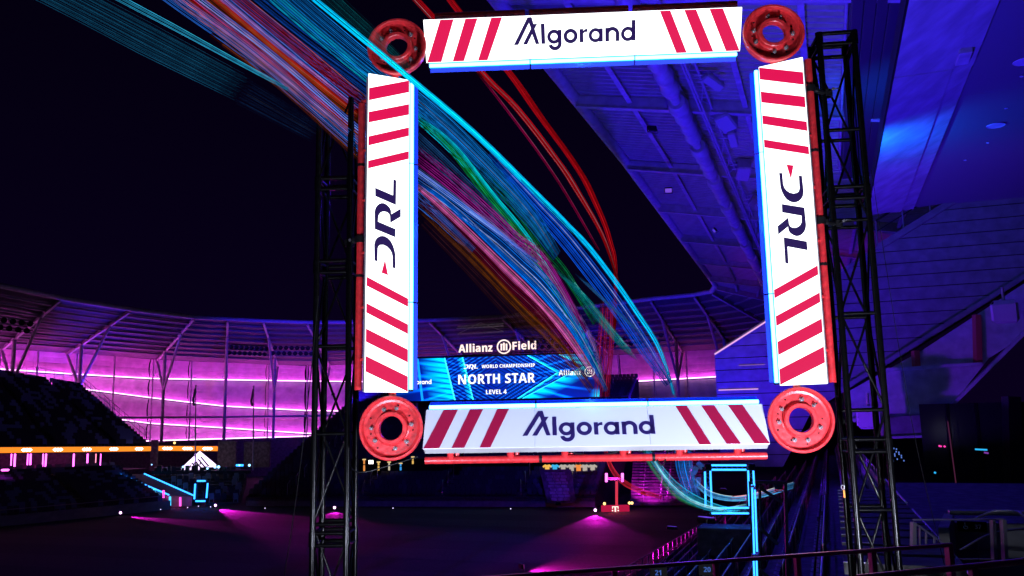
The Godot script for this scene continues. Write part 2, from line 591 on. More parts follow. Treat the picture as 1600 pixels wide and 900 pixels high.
func duct() -> void:   # sound and light boom under the right canopy
	var v := -5.1
	var h := 21.2
	var d := thing("fabric_duct", "long lumpy duct slung under the blue right canopy", "duct")
	var seg := 0
	var u := 22.0
	while u < 92.0:
		var l := 6.4
		var s := Shape.new()
		var prof := [Vector2(0.0, 0.0)]
		for k in 9:
			prof.append(Vector2(0.30 + 0.10 * (k % 2) + (0.06 if k < 3 else 0.0), l * 0.86 * k / 8.0))
		prof.append_array([Vector2(0.22, l * 0.88), Vector2(0.22, l * 0.99), Vector2(0.0, l * 0.99)])
		s.lathe(Transform3D(sbasis() * Basis(Vector3.UP, PI), st(u, h, v)) , prof, 14)
		obj("duct_section", s, M.white_steel, d)
		for c in [0.1, 0.6]:
			var w := Shape.new()
			w.tube(st(u + l * c, h, v), st(u + l * c, 22.2, v), 0.02, 5)
			obj("hanger", w, M.steel, d)
		u += l
		seg += 1
	var boom := thing("lighting_boom", "steel boom carrying flood lamps beside the long duct", "boom")
	for q in [[0.0, 0.0], [0.5, 0.0], [0.25, -0.4]]:
		var s := Shape.new()
		s.tube(st(20, h + 0.2 + q[1], v + 0.75 + q[0]), st(96, h + 0.2 + q[1], v + 0.75 + q[0]), 0.045, 8)
		obj("boom_pipe", s, M.white_steel, boom)
	for i in 60:
		var s := Shape.new()
		var a := 20.0 + i * 1.26
		s.tube(st(a, h + 0.2, v + 0.75 + (0.5 if i % 2 else 0.0)), st(a + 1.26, h - 0.2 if i % 3 else h + 0.2, v + (1.0 if i % 3 else (0.75 if i % 2 else 1.25))), 0.022, 5)
		obj("lacing", s, M.white_steel, boom)
	var k := 0
	var where := ["nearest the gate, large and square", "slim, just below the nearest", "square, second along the boom", "slim, above the second bracket", "large, halfway along the boom", "slim, past the middle", "large, far along the boom", "small, almost at the far end", "the last and smallest"]
	for uu in [24.5, 26.6, 28.6, 33.0, 37.5, 40.5, 46.0, 53.0, 62.0]:
		var big := k % 2 == 0
		var t := thing("flood_lamp", "flood lamp on the boom under the right canopy, %s" % where[k], "flood lamp", sx(uu, h - 0.1, v + 1.75), "flood lamps along the canopy boom")
		var s := Shape.new()
		var sz := Vector3(1.0, 0.75, 0.7) if big else Vector3(0.95, 0.28, 0.4)
		s.chamfer(Transform3D(Basis(Vector3.RIGHT, -0.5) * Basis(Vector3.UP, 0.3 * k), Vector3.ZERO), sz, 0.05)
		obj("housing", s, M.white_steel, t)
		var l := Shape.new()
		l.chamfer(Transform3D(Basis(Vector3.RIGHT, -0.5) * Basis(Vector3.UP, 0.3 * k), Vector3.ZERO) * T(Vector3(0, -sz.y / 2 - 0.01, 0)), Vector3(sz.x * 0.9, 0.03, sz.z * 0.85), 0.01)
		obj("lens", l, M.grille, t)
		var b := Shape.new()
		b.tube(Vector3(-0.6, 0.1, 0), Vector3(0, 0.1, 0), 0.04, 8)
		b.tube(Vector3(-0.7, 0.25, 0.25), Vector3(0.25, 0.3, 0.1), 0.03, 6)
		obj("bracket", b, M.white_steel, t)
		k += 1
	var pipe := Shape.new()
	pipe.tube(st(25.2, 20.9, v + 1.9), st(22.5, 20.7, v + 5.8), 0.22, 12)
	tag(obj("roof_strut", pipe, M.white_steel), "thick round strut slanting across the blue canopy near the top right disc", "strut")
	# blue floods that wash the right canopy and concrete: they stand on the lower bowl's steps and on the boom
	k = 0
	for q in [[22.0, 5.6, -3.0, 23.0, 21.5, -2.0, 60.0, 620.0], [40.0, 3.2, -7.0, 42.0, 22.0, -6.0, 62.0, 700.0], [64.0, 3.0, -7.4, 70.0, 22.0, -5.0, 62.0, 520.0]]:
		flood("blue flood lamp on the right lower bowl, %s" % ["nearest the gate", "in the middle of its length", "towards the far corner"][k], st(q[0], q[1], q[2]), st(q[3], q[4], q[5]), Color(0.20, 0.08, 1.0), q[7] * 0.62, q[6], "blue flood lamps of the right lower bowl")
		k += 1
	flood("blue wash lamp on the boom aimed at the pitch, farther one", st(58, 20.5, -6.4), st(50, 0, -28), Color(0.14, 0.07, 1.0), 500.0, 27.0, "blue wash lamps on the boom")
	flood("blue wash lamp on the boom aimed at the pitch, nearer one", st(36, 20.5, -6.4), st(80, 3, -30), Color(0.25, 0.08, 1.0), 420.0, 20.0, "blue wash lamps on the boom")
	flood("blue wash lamp on the boom aimed down at the right lower bowl", st(46, 20.4, -7.4), st(27, 3, -4), Color(0.26, 0.10, 1.0), 130.0, 40.0, "blue wash lamps on the boom")
	k = 0
	for q in [[104.0, 10.5, -26.0, 113.0, 21.0, -37.0, 420.0], [97.0, 12.0, -60.0, 110.0, 21.5, -68.0, 420.0], [90.0, 8.0, -90.0, 86.0, 21.5, -88.0, 200.0], [92.0, 7.5, -20.0, 110.0, 21.5, -18.0, 380.0]]:
		flood("blue uplight washing the far canopy, %s" % ["right of the scoreboard", "left of the scoreboard", "behind the end of the left upper tier", "in the far right corner"][k], st(q[0], q[1], q[2]), st(q[3], q[4], q[5]), Color(0.20, 0.10, 1.0), q[6], 60.0, "blue uplights of the far canopy")
		k += 1


func flood(label: String, p: Vector3, to: Vector3, col: Color, energy: float, angle: float, group: String) -> void:
	var t := thing("flood_light", label, "flood lamp", facing(p, to), group)
	var s := Shape.new()
	s.chamfer(T(Vector3(0, 0, -0.08)), Vector3(0.42, 0.3, 0.14), 0.03)
	obj("housing", s, M.black, t)
	var g := Shape.new()
	g.chamfer(T(Vector3(0, 0, -0.004)), Vector3(0.36, 0.24, 0.012), 0.004)
	var k := "lens" + col.to_html()
	if not M.has(k):
		M[k] = glow(col.r, col.g, col.b, 0.7)
	obj("lens_light", g, M[k], t)
	var y := Shape.new()
	y.path([Vector3(-0.23, 0, -0.08), Vector3(-0.23, -0.24, -0.1), Vector3(0.23, -0.24, -0.1), Vector3(0.23, 0, -0.08)], 0.015, 6)
	obj("yoke", y, M.black, t)
	lamp(t, "spot", p + (to - p).normalized() * 0.05, col, energy, to, angle, 0.15)


# ---------------------------------------------------------------- the lit membrane wall
func facade() -> void:
	var w := [[-67.3, -94.3, 15.75, 14.77, 11.83], [-65.9, -101.0, 15.78, 14.57, 11.51], [-64.5, -107.6, 15.81, 14.37, 11.19], [-62.2, -112.1, 15.71, 14.05, 10.71], [-59.6, -117.0, 15.59, 13.71, 10.19], [-56.9, -122.4, 15.52, 13.21, 9.62], [-54.3, -129.4, 15.51, 12.64, 8.84], [-50.5, -134.7, 15.59, 12.01, 8.40], [-46.3, -138.8, 15.62, 11.39, 7.96], [-41.3, -145.0, 15.71, 11.04, 7.35], [-36.0, -150.0, 15.74, 10.66, 6.75], [-26.9, -149.2, 15.43, 10.33, 6.22], [-16.7, -147.2, 15.02, 9.94, 5.65], [-8.8, -144.2, 14.69, 9.76, 5.56], [-0.2, -141.0, 14.33, 9.56, 5.46], [8.1, -139.8, 14.16, 9.39, 5.32], [16.9, -138.4, 13.99, 9.21, 5.18], [22.1, -135.7, 14.08, 9.08, 5.14], [26.8, -133.1, 14.16, 8.96, 5.09], [31.2, -130.6, 14.23, 8.85, 5.06]]
	var root := thing("membrane_wall", "glowing magenta membrane wall with rippling light lines behind the far stands", "wall")
	var n := w.size()
	var strips := []
	for i in n - 1:
		var a := Vector3(w[i][0], 0, w[i][1])
		var b := Vector3(w[i + 1][0], 0, w[i + 1][1])
		var out := (b - a).cross(Vector3.UP).normalized()
		if out.dot(a) < 0.0:
			out = -out
		var s := Shape.new()   # the skin bellies a little between the light lines
		var hs := [6.2, w[i][4], w[i][3], w[i][2], 18.4]
		var he := [6.2, w[i + 1][4], w[i + 1][3], w[i + 1][2], 18.4]
		var cols := 4
		for k in 4:
			for r in 4:
				for c in cols:
					var q := []
					for d in [[0, 0], [1, 0], [1, 1], [0, 1]]:
						var fx := float(c + d[0]) / cols
						var fy := float(r + d[1]) / 4.0
						var h: float = lerpf(lerpf(hs[k], hs[k + 1], fy), lerpf(he[k], he[k + 1], fy), fx)
						var belly := 0.70 + sin(fy * PI) * 0.35 - (0.12 if (c + d[0]) % 4 == 0 else 0.0)
						q.append(a.lerp(b, fx) + out * belly + Vector3(0, h, 0))
					s.quad(q[0], q[1], q[2], q[3], -out)
		obj("skin_panel", s, M.skin, root)
		var p := Shape.new()
		p.tube(a + Vector3(0, 6, 0), a + Vector3(0, 18.4, 0), 0.13, 8)
		obj("post", p, M.white_steel, root)
		for k in [0, 1, 2, 3]:
			if i >= 13 and k > 0:
				continue
			var y0: float = [w[i][2], w[i][3], w[i][4], 6.25][k]
			var y1: float = [w[i + 1][2], w[i + 1][3], w[i + 1][4], 6.25][k]
			var g := Shape.new()
			g.bar(a + Vector3(0, y0 - 0.2, 0), b + Vector3(0, y1 - 0.2, 0), 0.18, 0.16)
			obj("girt", g, M.white_steel, root)
			var e0 := a + out * 0.30 + Vector3(0, y0 - 0.02, 0)
			var e1 := b + out * 0.30 + Vector3(0, y1 - 0.02, 0)
			var l := Shape.new()
			l.bar(e0, e1, 0.12, 0.14)
			obj("light_strip", l, M.pink_strip, root)
			var al := AreaLight3D.new()
			al.name = "strip_light"
			al.light_color = Color(1.0, 0.15, 0.93)
			var len_ := e0.distance_to(e1)
			al.area_size = Vector2(len_, 0.12)
			al.light_energy = 3.3 * len_ * (1.0 if k < 3 else 0.8)
			al.shadow_enabled = true
			root.add_child(al, true)
			var x := (e1 - e0).normalized()
			var aim := (out * 0.30 + Vector3.UP).normalized()
			var z = -(aim - x * aim.dot(x)).normalized()
			al.transform = Transform3D(Basis(x, z.cross(x), z), (e0 + e1) / 2.0 + Vector3(0, 0.07, 0))
	# the band of plain wall below the membrane
	var wall := thing("base_wall", "dark concrete wall with pale piers under the magenta membrane", "wall")
	for i in n - 1:
		var a := Vector3(w[i][0], 0, w[i][1])
		var b := Vector3(w[i + 1][0], 0, w[i + 1][1])
		var s := Shape.new()
		s.bar(a + Vector3(0, 3.0, 0), b + Vector3(0, 3.0, 0), 0.4, 6.2)
		obj("wall_panel", s, M.dark_concrete, wall)
	for q in [[243, 6.0], [355, 12.0], [398, 22.0]]:
		pass


# ---------------------------------------------------------------- seats
func seat_mesh() -> ArrayMesh:   # faces +z; the pan is folded up
	var s := Shape.new()
	s.box(Transform3D(Basis(Vector3.RIGHT, -0.16), Vector3(0, 0.62, -0.06)), Vector3(0.44, 0.40, 0.05))
	s.box(Transform3D(Basis(Vector3.RIGHT, -0.10), Vector3(0, 0.46, 0.05)), Vector3(0.42, 0.40, 0.05))
	s.box(T(Vector3(-0.2, 0.2, 0)), Vector3(0.03, 0.4, 0.12))
	s.box(T(Vector3(0.2, 0.2, 0)), Vector3(0.03, 0.4, 0.12))
	return s.mesh()


# a tier of seats between a front line a0-a1 and a back line b0-b1; returns the seat places row by row
func tier(root: Node3D, a0: Vector3, a1: Vector3, b0: Vector3, b1: Vector3, rows: int, pitch: float, m: Material, aisles: Array) -> Array:
	var places := []
	for r in rows:
		var f0 := float(r) / rows
		var f1 := float(r + 1) / rows
		var p0 := a0.lerp(b0, f0)
		var p1 := a1.lerp(b1, f0)
		var q0 := a0.lerp(b0, f1)
		var q1 := a1.lerp(b1, f1)
		q0.y = p0.y
		q1.y = p1.y
		var rise := Vector3(0, (b0.y - a0.y) / rows, 0)
		var s := Shape.new()
		s.quad(p0, p1, q1, q0, Vector3.UP)
		s.quad(p0, p1, p1 - rise, p0 - rise, p0 - q0)
		var end := Vector3(0, -1.2, 0)
		s.quad(p1, q1, q1 + end, p1 + end, p1 - p0)
		s.quad(p0, q0, q0 + end, p0 + end, p0 - p1)
		obj("step", s, m, root)
		var back := (p0 - q0)
		back.y = 0
		var z := back.normalized()
		var x := Vector3.UP.cross(z).normalized()
		var c0 := p0.lerp(q0, 0.55)
		var c1 := p1.lerp(q1, 0.55)
		var n := int(c0.distance_to(c1) / pitch)
		for i in n:
			var f := (i + 0.5) / n
			var skip := false
			for al in aisles:
				if absf(f - al) < 0.012:
					skip = true
			if not skip:
				places.append([Transform3D(Basis(x, Vector3.UP, z), c0.lerp(c1, f)), r, f])
	return places


func scatter(root: Node3D, called: String, label: String, places: Array, light: Color, dark: Color, freq: float, cut: float, seed_: int) -> void:
	var f := FastNoiseLite.new()
	f.seed = seed_
	f.frequency = freq
	var xs := []
	var cs := []
	for p in places:
		xs.append(p[0])
		var k := f.get_noise_2d(float(p[2]) * 400.0, float(p[1]) * 2.6) + rng.randf_range(-0.25, 0.25)
		cs.append(light if k > cut else dark)
	tag(many(called, seat_mesh(), M.seats, xs, root, cs), label, "")


func left_stand() -> void:
	var up := thing("upper_tier", "dark upper tier of the left stand rising to the magenta wall", "stand")
	var a0 := Vector3(-59.3, 7.0, -72.0)
	var a1 := Vector3(-44.75, 5.95, -106.0)
	var b0 := Vector3(-70.5, 17.4, -82.0)
	var b1 := Vector3(-56.8, 13.6, -112.5)
	var pl := tier(up, a0, a1, b0, b1, 24, 0.5, M.dark_concrete, [0.2, 0.42, 0.64, 0.86])
	scatter(up, "upper_tier_seats", "mass of dark and pale blue seats filling the left upper tier", pl, Color(0.16, 0.20, 0.42), Color(0.010, 0.010, 0.022), 0.05, 0.12, 5)
	var u := Shape.new()
	u.quad(a0 - Vector3(0, 0.4, 0), a1 - Vector3(0, 0.4, 0), b1 - Vector3(0, 1.6, 0), b0 - Vector3(0, 1.6, 0), Vector3.DOWN)
	u.quad(a1 - Vector3(0, 1.2, 0), b1 - Vector3(0, 2, 0), b1, a1, Vector3.RIGHT)
	obj("underside", u, M.dark_concrete, up)
	var fence := thing("stair_railing", "slanted railing down the right end of the left upper tier against the magenta wall", "railing")
	var last := Vector3.ZERO
	for i in 15:
		var p := a1.lerp(b1, i / 14.0) + Vector3(0.25, 0.15, 0)
		var s := Shape.new()
		s.tube(p, p + Vector3(0, 1.25, 0), 0.035, 6)
		obj("post", s, M.white_steel, fence)
		if i > 0:
			for h in [1.25, 0.65]:
				var r := Shape.new()
				r.tube(last + Vector3(0, h, 0), p + Vector3(0, h, 0), 0.03, 6)
				obj("rail", r, M.white_steel, fence)
		last = p
	var tf := thing("parapet_railing", "level railing with wire posts along the top of the left upper tier", "railing")
	for i in 12:
		var p := b1.lerp(b0, i / 26.0) + Vector3(0, 0.0, -0.3)
		var s := Shape.new()
		s.tube(p, p + Vector3(0, 1.5, 0), 0.03, 6)
		obj("post", s, M.white_steel, tf)
	var tr := Shape.new()
	tr.tube(b1 + Vector3(0, 1.5, -0.3), b1.lerp(b0, 11 / 26.0) + Vector3(0, 1.5, -0.3), 0.03, 6)
	obj("rail", tr, M.white_steel, tf)
	ribbon("orange ribbon screen along the front of the left upper tier", a0 + Vector3(0.3, -0.35, 0), a1 + Vector3(0.3, -0.35, 0), 0.56, 10)
	ribbon("shorter orange ribbon screen on the far corner wall behind the white diamond", Vector3(-47.54, 5.41, -116.00), Vector3(-39.52, 5.22, -116.00), 0.62, 3)
	# the concourse below the ribbon: a back wall, pink tubes and a low front wall
	var c := thing("lower_concourse", "magenta-washed concourse between the left tiers", "concourse")
	var w0 := Vector3(-69, 0, -76)
	var w1 := Vector3(-52.5, 0, -109)
	var s := Shape.new()
	s.quad(w0 + Vector3(0, 1, 0), w1 + Vector3(0, 1, 0), w1 + Vector3(0, 7, 0), w0 + Vector3(0, 7, 0), Vector3.RIGHT)
	obj("back_wall", s, M.concrete, c)
	var fl := Shape.new()
	fl.quad(w0 + Vector3(0, 3.4, 0), w1 + Vector3(0, 3.4, 0), Vector3(-43.5, 3.4, -103.5), Vector3(-56.5, 3.4, -71), Vector3.UP)
	obj("floor", fl, M.concrete, c)
	for q in [[58, 712, 730, 96], [92, 713, 731, 98], [176, 712, 727, 104], [212, 712, 730, 106]]:
		pass
	var k := 0
	for q in [[18, 0.6], [23.5, 1.0], [43.5, 0.6], [48, 1.0], [67.5, 0.6], [72, 1.0], [115.5, 1.0], [137, 1.0], [150, 0.4], [157.5, 0.5]]:
		var z: float = 91.0 + q[0] * 0.085
		var p := eye_ray(q[0], 709.0, z)
		var p2 := eye_ray(q[0] - 1.0, 729.0, z)
		var b := Shape.new()
		b.tube(p, p2, 0.075 * q[1] + 0.02, 8)
		var t := thing("pink_tube_light", "upright pink tube under the orange ribbon, %s" % ["first thin one from the left", "first bright one from the left", "second thin one", "second bright one", "third thin one", "third bright one", "first of the lone bright pair", "second of the lone bright pair", "reddish one past the pair", "last and dimmest"][k], "tube light", Transform3D(), "upright pink tubes in the left concourse")
		obj("tube_light", b, M.pink_tube if k != 8 else glow(1.0, 0.25, 0.4, 2.5), t)
		var cap := Shape.new()
		cap.tube(p, p + Vector3(0, 0.15, 0), 0.16, 8)
		obj("cap", cap, M.black, t)
		if q[1] == 1.0:
			lamp(t, "omni", (p + p2) / 2.0 + Vector3(0.2, 0, 0.6), Color(1.0, 0.1, 0.8), 1.2, Vector3.ZERO, 0, 0.05)
		k += 1
	var pk := Shape.new()
	pk.chamfer(T(Vector3(-50.22, 4.26, -86.00)), Vector3(0.75, 0.2, 0.3), 0.08)
	tag(obj("pink_floor_lamp", pk, M.pink_tube), "short wide pink lamp glowing on the ledge at the left edge", "lamp")
	lamp(self, "omni", Vector3(-49.87, 4.38, -85.40), Color(1.0, 0.1, 0.85), 0.6)
	# the lower tier
	var lo := thing("lower_tier", "dark lower tier of seats on the left side of the pitch", "stand")
	var l0 := Vector3(-54.6, 1.0, -62.0)
	var l1 := Vector3(-35.2, 0.55, -88.0)
	var m0 := Vector3(-63.2, 3.9, -72.0)
	var m1 := Vector3(-45.6, 3.3, -100.5)
	var pl2 := tier(lo, l0, l1, m0, m1, 14, 0.5, M.dark_concrete, [0.25, 0.5, 0.75])
	scatter(lo, "lower_tier_seats", "mass of dark seats flecked with blue filling the left lower tier", pl2, Color(0.11, 0.13, 0.28), Color(0.012, 0.012, 0.024), 0.06, 0.15, 8)
	var bd := thing("advertising_board", "dark board running along the foot of the left lower tier", "board")
	var bs := Shape.new()
	bs.bar(l0 + Vector3(1.0, -0.55, 0), l1 + Vector3(0.6, -0.1, 0), 0.06, 0.9)
	obj("board", bs, M.clad, bd)
	var br := Shape.new()
	br.tube(l0 + Vector3(0.6, 0.35, 0), l1 + Vector3(0.3, 0.8, 0), 0.04, 6)
	obj("rail", br, M.rail, bd)
	var lw := thing("concourse_parapet", "low parapet with panelled fence in front of the left concourse", "parapet")
	var lws := Shape.new()
	lws.bar(m0 + Vector3(0.2, 0.2, 0), m1 + Vector3(0.2, 0.35, 0), 0.2, 0.7)
	obj("wall", lws, M.dark_concrete, lw)
	for i in 30:
		var p := m0.lerp(m1, 0.05 + i / 32.0) + Vector3(0.25, 0.75, 0)
		var p2 := m0.lerp(m1, 0.05 + (i + 0.62) / 32.0) + Vector3(0.25, 0.75, 0)
		var s2 := Shape.new()
		s2.bar(p, p2, 0.04, 0.5)
		obj("panel", s2, M.clad, lw)
	# the ramp with its two blue lines down to the pitch
	ramp()
	# the corner block of scattered pale seats
	var cb := thing("corner_block", "small block of seats beside the blue-lined ramp", "stand")
	var e0: Vector3 = Vector3(-32.07, 0.30, -91.00)
	var e1: Vector3 = Vector3(-29.39, 0.07, -93.00)
	var g0: Vector3 = Vector3(-43.33, 2.89, -104.00)
	var g1: Vector3 = Vector3(-33.14, 2.47, -108.00)
	var pl3 := tier(cb, e0, e1, g0, g1, 9, 0.62, M.dark_concrete, [])
	var k3 := 0
	var rows := {}
	for p in pl3:
		if rng.randf() < 0.42:
			continue
		obj("seat", SEAT_MESH(), M.seat_light if rng.randf() < 0.55 else M.seat, cb).transform = (p[0] as Transform3D).scaled_local(Vector3(1.15, 1.15, 1.15))
		k3 += 1


var seat_cache: ArrayMesh
func SEAT_MESH() -> ArrayMesh:
	if seat_cache == null:
		seat_cache = seat_mesh()
	return seat_cache


func eye_ray(x: float, y: float, z: float) -> Vector3:   # the point that a surveyor at the camera's place reads at that bearing, z metres ahead
	var b := Basis(Vector3.RIGHT, deg_to_rad(8.87)) * Basis(Vector3.BACK, deg_to_rad(-1.1))
	var d := b * Vector3((x - 800.0) / 1340.0, (450.0 - y) / 1340.0, -1.0)
	return eye + d * (z / -d.z)


func ribbon(label: String, a: Vector3, b: Vector3, h: float, n: int) -> void:
	var t := thing("ribbon_screen", label, "screen")
	var z := (b - a).cross(Vector3.UP).normalized()
	if z.dot(eye - a) < 0.0:
		z = -z
	var x := (b - a).normalized()
	if x.cross(Vector3.UP).dot(z) > 0.0:
		var c := a
		a = b
		b = c
		x = -x
	var hs := Shape.new()
	hs.bar(a, b, h + 0.2, 0.3, z)
	obj("housing", hs, M.black, t)
	var s := Shape.new()
	s.bar(a + z * 0.17, b + z * 0.17, h, 0.05, z)
	obj("screen", s, M.orange, t)
	var bas := Basis(x, z.cross(x), z)
	for i in n:
		var p := a.lerp(b, (i + 0.5) / n) + z * 0.21
		var w := Shape.new()
		for k in 3:
			w.arc(Transform3D(bas, p), Vector2((k - 1) * h * 0.62, 0), h * 0.34, h * 0.1, 0, TAU, 0.0, 0.01, 12)
		w.prism(Transform3D(bas, p), pts([-h * 1.1, -h * 0.12, h * 1.1, -h * 0.12, h * 1.1, h * 0.12, -h * 1.1, h * 0.12]), 0.002, 0.012)
		obj("bright_mark", w, M.white_glow, t)


func ramp() -> void:
	var t := thing("players_ramp", "sloping ramp beside the left lower tier edged with two blue light lines", "ramp")
	var a: Vector3 = Vector3(-43.96, 3.09, -97.00)
	var b: Vector3 = Vector3(-35.75, 1.19, -90.50)
	var c: Vector3 = Vector3(-42.39, 2.88, -100.00)
	var d: Vector3 = Vector3(-33.91, 0.92, -92.50)
	var s := Shape.new()
	s.quad(a, b, d, c, Vector3.UP)
	obj("deck", s, M.concrete, t)
	var w := Shape.new()
	var dn := Vector3(0, -1.5, 0)
	w.quad(a, b, b + dn, a + dn, Vector3(1, 0, 1))
	var e: Vector3 = Vector3(-33.55, 0.98, -91.00)
	w.quad(b, e, e + dn, b + dn, Vector3(1, 0, 1))
	obj("side_wall", w, M.clad, t)
	for q in [[a, b], [c, d]]:
		var l := Shape.new()
		l.tube(q[0] + Vector3(0, 0.06, 0.06), q[1] + Vector3(0, 0.06, 0.06), 0.075, 8)
		obj("light_line", l, M.blue_tube, t)
	var k := 0
	for q in [[225, 762, 773, 93.2, 0], [241, 763, 773, 91.8, 1], [255.5, 766, 778, 90.6, 0], [265.5, 776, 790, 89.6, 1], [281.5, 777, 791, 90.0, 0]]:
		var p := eye_ray(q[0], q[1], q[3])
		var p2 := eye_ray(q[0], q[2], q[3])
		var f := thing("ramp_tube_light", "upright %s tube on the ramp wall, %s" % ["pink" if q[4] == 0 else "cyan", ["highest on the left", "second from the left", "middle one", "fourth, tall", "last, tall, by the small blue gate"][k]], "tube light", Transform3D(), "upright tubes along the ramp wall")
		var g := Shape.new()
		g.tube(p, p2, 0.11, 8)
		obj("tube_light", g, glow(1.0, 0.08, 0.6, 2.2) if q[4] == 0 else glow(0.05, 0.6, 1.0, 2.2), f)
		var cp := Shape.new()
		cp.tube(p2, p2 - Vector3(0, 0.1, 0), 0.14, 8)
		obj("foot", cp, M.black, f)
		lamp(f, "omni", (p + p2) / 2.0 + Vector3(0, 0, 0.35), Color(1.0, 0.08, 0.6) if q[4] == 0 else Color(0.05, 0.5, 1.0), 0.5)
		k += 1


# ---------------------------------------------------------------- the far stand below the scoreboard
func far_stand() -> void:
	var root := thing("supporters_stand", "steep dark stand below the scoreboard at the far end", "stand")
	var a0: Vector3 = Vector3(-27.65, 0.12, -90.00)
	var a1: Vector3 = Vector3(7.35, -0.02, -82.00)
	var b0: Vector3 = Vector3(-21.07, 13.23, -124.00)
	var b1: Vector3 = Vector3(15.65, 9.05, -108.00)
	var a01 := a0
	a01.y = 0.9
	var pl := tier(root, a01, Vector3(a1.x, 0.9, a1.z), b0, Vector3(b1.x, b0.y, b1.z), 34, 0.5, M.dark_concrete, [0.12, 0.35, 0.58, 0.8])
	scatter(root, "supporters_stand_seats", "mass of folded seats covering the steep far stand", pl, Color(0.05, 0.055, 0.10), Color(0.028, 0.028, 0.05), 0.05, 0.2, 9)
	var f := Shape.new()
	var dn := Vector3(0, -0.9, 0)
	f.quad(a01, Vector3(a1.x, 0.9, a1.z), Vector3(a1.x, 0.0, a1.z), a01 + dn, Vector3.BACK)
	obj("front_wall", f, M.clad, root)
	var sw := Shape.new()
	sw.quad(a01 + dn, a01, b0, Vector3(b0.x, 0, b0.z), Vector3.LEFT)
	obj("side_wall", sw, M.dark_concrete, root)
	sw = Shape.new()
	sw.quad(Vector3(a1.x, 0, a1.z), Vector3(a1.x, 0.9, a1.z), Vector3(b1.x, b0.y, b1.z), Vector3(b1.x, 0, b1.z), Vector3.RIGHT)
	obj("side_wall", sw, M.dark_concrete, root)
	for q in [0.12, 0.35, 0.58, 0.8, 0.93]:
		for i in 16:
			var g0 := (i * 2 + 0.6) / 34.0
			var p := a01.lerp(Vector3(a1.x, 0.9, a1.z), q).lerp(b0.lerp(Vector3(b1.x, b0.y, b1.z), q), g0)
			var s := Shape.new()
			s.path([p, p + Vector3(0, 1.0, 0), p + Vector3(0, 1.35, -1.0), p + Vector3(0, 0.4, -1.0)], 0.035, 5)
			obj("aisle_rail", s, M.rail, root)
	# a dark concourse slot with kiosk lights
	var c := thing("far_concourse", "dark concourse slot with kiosk counters halfway up the far stand", "concourse")
	var c0: Vector3 = Vector3(-17.72, 3.70, -93.00)
	var c1: Vector3 = Vector3(8.34, 3.46, -88.00)
	var cs := Shape.new()
	cs.bar(c0, c1, 1.2, 1.5)
	obj("back_wall", cs, M.black_flat, c)
	var k := 0
	for q in [[569, 718, 736, 0], [591.5, 722, 735, 1], [608, 722, 735, 2], [626, 724, 735, 3], [645, 714, 725, 1]]:
		var t := thing("kiosk_light", "slim %s kiosk light below the bottom left disc, %s" % [["orange", "yellow", "white", "blue"][q[3]], ["first from the left", "second from the left", "third", "fourth", "last on the right"][k]], "lamp", Transform3D(), "kiosk lights below the bottom left disc")
		var p := eye_ray(q[0], q[1], 90.2)
		var p2 := eye_ray(q[0], q[2], 90.2)
		var g := Shape.new()
		g.tube(p, p.lerp(p2, 0.4), 0.09, 6)
		g.tube(p.lerp(p2, 0.5), p2, 0.10, 6)
		obj("tube_light", g, [glow(1.0, 0.35, 0.08, 0.8), glow(1.0, 0.6, 0.15, 0.8), glow(0.8, 0.7, 0.5, 0.7), glow(0.05, 0.4, 1.0, 0.8)][q[3]], t)
		var h := Shape.new()
		h.chamfer(T(p), Vector3(0.36, 0.12, 0.2), 0.02)
		obj("head_light", h, glow(1.0, 0.7, 0.3, 0.8), t)
		k += 1
	var ws := Shape.new()
	for i in 3:
		ws.box(T(eye_ray(577.0 + i * 2.6, 722.0, 90.0)), Vector3(0.13, 0.38, 0.04))
	tag(obj("kiosk_sign_light", ws, M.white_glow), "tiny white three-bar sign by the orange kiosk light", "sign")
	# shirts on lit stands behind the bottom pipe
	k = 0
	for q in [[855, 0], [867, 1], [880, 2], [893, 3], [904, 4], [914, 2], [926, 2]]:
		var t := thing("lit_shirt", "%s shirt on a lit stand under the bottom pipe, %s" % [["yellow", "cyan", "white", "cream", "orange"][q[1]], ["first", "second", "third", "fourth", "fifth", "sixth", "seventh"][k]], "shirt", T(eye_ray(q[0], 731.0, 86.0)), "lit shirts behind the bottom pipe")
		var g := Shape.new()
		g.prism(T(Vector3.ZERO), pts([-0.22, -0.3, 0.22, -0.3, 0.22, 0.1, 0.38, 0.0, 0.46, 0.16, 0.2, 0.34, 0.08, 0.28, -0.08, 0.28, -0.2, 0.34, -0.46, 0.16, -0.38, 0.0, -0.22, 0.1]), -0.05, 0.05)
		obj("shirt_light", g, glow(1.0, 0.55, 0.1, 0.9) if q[1] == 0 else glow(0.05, 0.5, 0.9, 0.9) if q[1] == 1 else glow(0.8, 0.7, 0.6, 0.6) if q[1] < 4 else glow(1.0, 0.3, 0.06, 0.9), t)
		var h := Shape.new()
		h.box(T(Vector3(0, 0.9, 0.0)), Vector3(0.5, 0.06, 0.2))
		obj("spot_light", h, M.white_glow, t)
		k += 1
	# the lit stair walls and pink stairs to the right
	var lw := thing("stair_wall", "purple-lit block wall beside the far stairs", "wall")
	var p0 := [Vector3(2.71, 3.25, -83.50), Vector3(4.91, 3.21, -83.50), Vector3(5.19, 0.65, -81.50), Vector3(3.29, 0.68, -81.50)]
	var ls := Shape.new()
